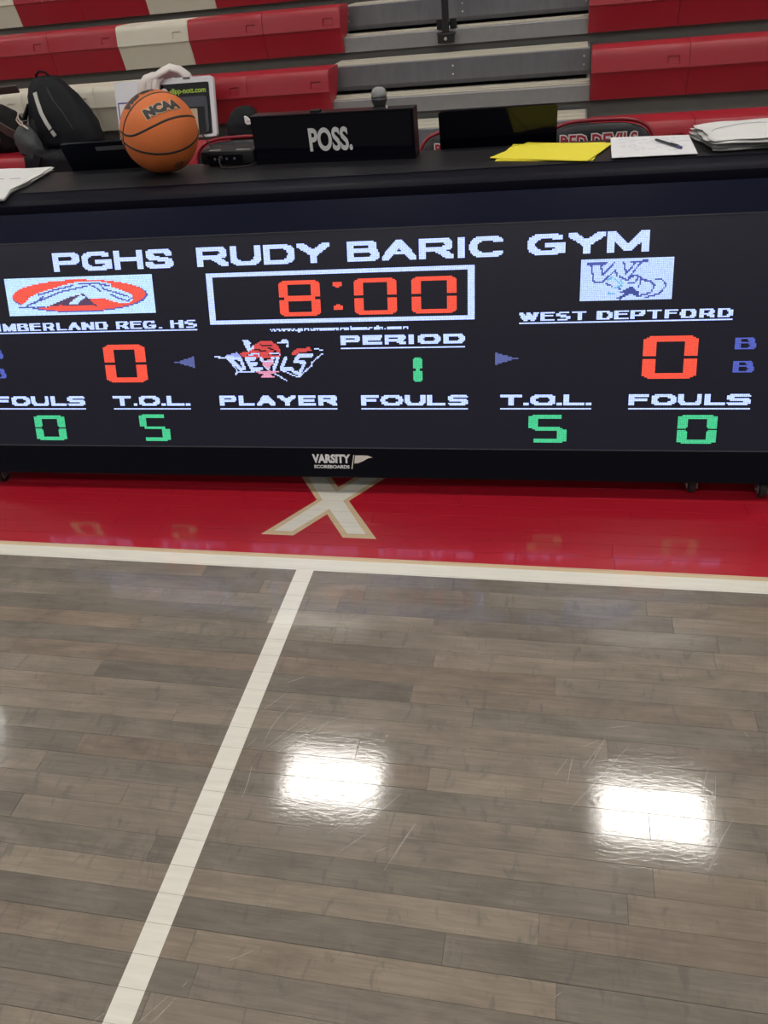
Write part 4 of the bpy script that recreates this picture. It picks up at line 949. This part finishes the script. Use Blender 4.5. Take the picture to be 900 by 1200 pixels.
# backpack
M_BAG = mat('black nylon', (.0045, .005, .008), .65, noise=.3, nscale=14, bump=1.0, bscale=45, spec=.2); M_BAG2 = mat('dark navy nylon', (.008, .009, .013), .6, noise=.3, nscale=12, bump=1.0, bscale=40, spec=.2)
M_REFL = mat('silver reflective tape', (.42, .42, .40), .4)
def blob(mb, secs, n=20, p=.8, seed=0, cr=.05):
    """stack of rounded sections: (z, cx, cy, half x, half y)"""
    r_ = random.Random(seed); ph = [r_.uniform(0, 6.3) for _ in range(5)]; rings = []
    for i, (z, cx, cy, hx, hy) in enumerate(secs):
        rg = []
        for k in range(n):
            a = 2*math.pi*k/n; c_, s_ = sup(a, p); w_ = 1+cr*(math.sin(3*a+ph[0]+z*20)+.6*math.sin(7*a+ph[1]-z*33)+.5*math.sin(11*a+z*61+ph[2]))*.6
            rg.append((cx+hx*c_*w_, cy+hy*s_*w_, z+.006*math.sin(5*a+ph[3])*min(1, hx*8)))
        rings.append(rg)
    return mb.loft(rings)
def dense(secs, k=4):
    out = []
    for i in range(len(secs)-1):
        for j in range(k):
            t = j/k; out.append(tuple(a*(1-t)+b*t for a, b in zip(secs[i], secs[i+1])))
    return out+[secs[-1]]
bp = empty('backpack', BW(-2.70, 4.40, 0), YB, 'black backpack with a silver stripe leaning on the white bleacher seats', 'backpack')
Z0 = ZR[0]+.0085
body = [(Z0, -.02, -.03, .185, .085), (Z0+.03, -.015, -.035, .205, .105), (Z0+.10, -.02, -.02, .195, .110), (Z0+.18, -.045, 0, .170, .100), (Z0+.25, -.075, .025, .135, .085), (Z0+.30, -.095, .045, .10, .070), (Z0+.335, -.105, .06, .062, .045), (Z0+.345, -.108, .065, .02, .015)]
blob(MB(), dense(body), 28, .78, 3, .05).build('body', M_BAG, bp, smooth='all')
pk_ = [(Z0+.005, -.13, -.10, .05, .03), (Z0+.03, -.135, -.10, .06, .035), (Z0+.10, -.145, -.085, .05, .03), (Z0+.15, -.150, -.065, .04, .025), (Z0+.18, -.150, -.05, .02, .012)]
blob(MB(), dense(pk_, 3), 20, .7, 8, .06).build('front_pocket', M_BAG2, bp, smooth='all')
def ribbon(pts, w_, th, side=(1, 0, 0)):
    mb = MB(); rings = []; P_ = [Vector(p) for p in pts]
    for i, p in enumerate(P_):
        t_ = (P_[min(i+1, len(P_)-1)]-P_[max(i-1, 0)]).normalized(); s_ = Vector(side); s_ = (s_-t_*s_.dot(t_)).normalized(); n_ = t_.cross(s_)
        rings.append([p+s_*a*w_+n_*b*th for a, b in ((-1, -1), (1, -1), (1, 1), (-1, 1))])
    return mb.loft(rings)
ribbon([(-.123, -.048, Z0+.280), (-.108, -.073, Z0+.24), (-.085, -.105, Z0+.19), (-.058, -.127, Z0+.145), (-.036, -.138, Z0+.112)], .0105, .002).build('reflective_strip', M_REFL, bp)['label'] = 'silver grey stripe'
ribbon([(-.033, -.139, Z0+.104), (-.018, -.142, Z0+.078)], .010, .002).build('reflective_strip', M_REFL, bp)['label'] = 'short silver grey stripe'
MB().tube([(-.155, .06, Z0+.325), (-.150, .05, Z0+.352), (-.12, .045, Z0+.368), (-.09, .05, Z0+.362), (-.075, .06, Z0+.335)], .006, 8).build('handle', M_BAG, bp, smooth='all')
MB().tube([(-.045, -.05, Z0+.30), (.0, -.095, Z0+.24), (.045, -.11, Z0+.18), (.085, -.12, Z0+.10), (.12, -.12, Z0+.03)], .0035, 6).build('zip', M_DARK, bp, smooth='all')
ribbon([(-.20, -.02, Z0+.22), (-.225, -.07, Z0+.15), (-.215, -.12, Z0+.08), (-.17, -.15, Z0+.02)], .018, .004, (0, 1, .3)).build('shoulder_strap', M_BAG, bp)

# grey drawstring pouch in front
dp_ = empty('drawstring_pouch', BW(-2.868, 4.222, 0), YB, 'grey drawstring pouch with white cord beside the black backpack', 'pouch')
pz = [(Z0+.000, .015, 0, .058, .030), (Z0+.012, .012, 0, .068, .042), (Z0+.06, .0, 0, .070, .045), (Z0+.10, -.012, .005, .062, .038), (Z0+.135, -.006, .008, .036, .022), (Z0+.150, .0, .01, .018, .012), (Z0+.165, .004, .012, .026, .016)]
blob(MB(), dense(pz, 3), 14, .85, 12, .10).build('bag', mat('slate nylon', (.042, .048, .052), .55, noise=.2, nscale=16, bump=.6, bscale=60), dp_, smooth=35)
M_CORD = mat('cream cord', (.62, .56, .48), .8)
MB().tube([(-.005, -.014, Z0+.148), (.005, -.028, Z0+.155), (.012, -.03, Z0+.175), (.002, -.03, Z0+.190), (-.006, -.03, Z0+.178), (.004, -.032, Z0+.160), (.022, -.034, Z0+.150), (.026, -.034, Z0+.166), (.014, -.034, Z0+.176), (.010, -.034, Z0+.19), (.022, -.034, Z0+.212)], .0038, 8).build('cord', M_CORD, dp_, smooth='all')
MB().tube([(.022, -.03, Z0+.150), (.050, -.036, Z0+.132)], .005, 8).build('cord_end', M_CORD, dp_, smooth='all')

# brown bag at the left edge
bb_ = empty('shoulder_bag', BW(-3.14, 4.39, 0), YB, 'dark brown bag with a wide strap at the far left of the bleacher', 'bag')
bs = [(Z0, 0, 0, .15, .085), (Z0+.03, 0, -.005, .17, .10), (Z0+.12, .0, 0, .165, .095), (Z0+.18, -.02, .01, .14, .08), (Z0+.22, -.04, .02, .10, .05), (Z0+.235, -.05, .02, .05, .02)]
blob(MB(), dense(bs), 22, .75, 21, .08).build('body', mat('dark brown canvas', (.008, .006, .007), .75, noise=.3, nscale=12, bump=1.0, bscale=45, spec=.2), bb_, smooth='all')
M_TAUPE = mat('taupe webbing', (.055, .045, .04), .7, noise=.15, nscale=30)
ribbon([(-.10, -.10, Z0+.26), (-.01, -.105, Z0+.215), (.06, -.11, Z0+.165), (.13, -.11, Z0+.115), (.175, -.10, Z0+.085)], .026, .004, (0, -.3, 1)).build('strap', M_TAUPE, bb_)['label'] = 'wide taupe strap'
ribbon([(-.05, -.02, Z0+.29), (.03, -.03, Z0+.300), (.12, -.02, Z0+.300), (.20, .0, Z0+.300)], .020, .005, (0, -.5, 1)).build('top_flap', M_TAUPE, bb_)
MB().loft([[(.02+.045*k_*math.cos(a), -.105-d, Z0+.075+.045*k_*math.sin(a)) for a in [k*math.pi/10 for k in range(20)]] for k_, d in ((1, -.02), (1, .006), (.8, .012), (.75, .006))]).build('round_pocket', M_TAUPE, bb_, smooth=40)

# dark jacket hanging over the front of the lowest seat
jk = empty('dark_jacket', BW(-2.76, 4.10, 0), YB, 'black jacket hanging over the lowest red seat below the backpack', 'jacket')
jm = MB(); n, m_ = 22, 26; top = []
for i in range(n+1):
    for j in range(m_+1):
        u, s_ = i/n, j/m_*.62; x = -.105+.42*u+.02*math.sin(s_*14+u*3)+(.03*(s_/.6)); wv = .010*math.sin(u*17+s_*5)+.007*math.sin(u*31-s_*9)
        if s_ < .14: y, z = .17-s_, ZR[0]+.022+wv*.8
        else: y, z = .025-.02*math.sin((s_-.14)*6)+wv-.02, ZR[0]+.018-(s_-.14)
        top.append((x, y, z))
f = [(i*(m_+1)+j, (i+1)*(m_+1)+j, (i+1)*(m_+1)+j+1, i*(m_+1)+j+1) for i in range(n) for j in range(m_)]
jo = jm.add(top, f).build('body', M_BAG, jk, smooth='all'); md = jo.modifiers.new('thickness', 'SOLIDIFY'); md.thickness = .008; md.offset = 0
ribbon([(.02, -.015, ZR[0]+.03), (-.015, -.02, ZR[0]-.03), (-.04, -.025, ZR[0]-.10), (-.05, -.03, ZR[0]-.2)], .02, .006).build('sleeve', M_BAG2, jk)

# black cap-like sack with a white patch
sk = empty('black_sack', BW(-1.665, 4.33, 0), YB, 'soft black bag with a white patch in front of the red seats', 'bag')
ss = [(Z0, 0, 0, .095, .07), (Z0+.03, 0, 0, .105, .08), (Z0+.08, .0, 0, .092, .07), (Z0+.12, .002, .005, .07, .05), (Z0+.145, .004, .01, .04, .028), (Z0+.152, .004, .01, .01, .01)]
blob(MB(), dense(ss), 24, .85, 31, .09).build('body', M_BAG, sk, smooth='all')
pt = MB(); po = [(.028, .085), (.026, .115), (.036, .112), (.052, .098), (.064, .096), (.066, .080), (.040, .076)]
pt.loft([[(a, -.072+.10*(b-.09)-d, Z0+b) for a, b in po] for d in (-.012, .004)]).build('patch', mat('white patch', (.72, .72, .72), .5), sk)['label'] = 'white patch with a small dark mark'
pm = MB().add([(a, -.0775+.10*(b-.09), Z0+b) for a, b in ((.036, .092), (.042, .0885), (.060, .0925), (.043, .0915))], [(0, 1, 2, 3)]).build('mark', M_INK, sk, recalc=False)
# black cable by the chair legs
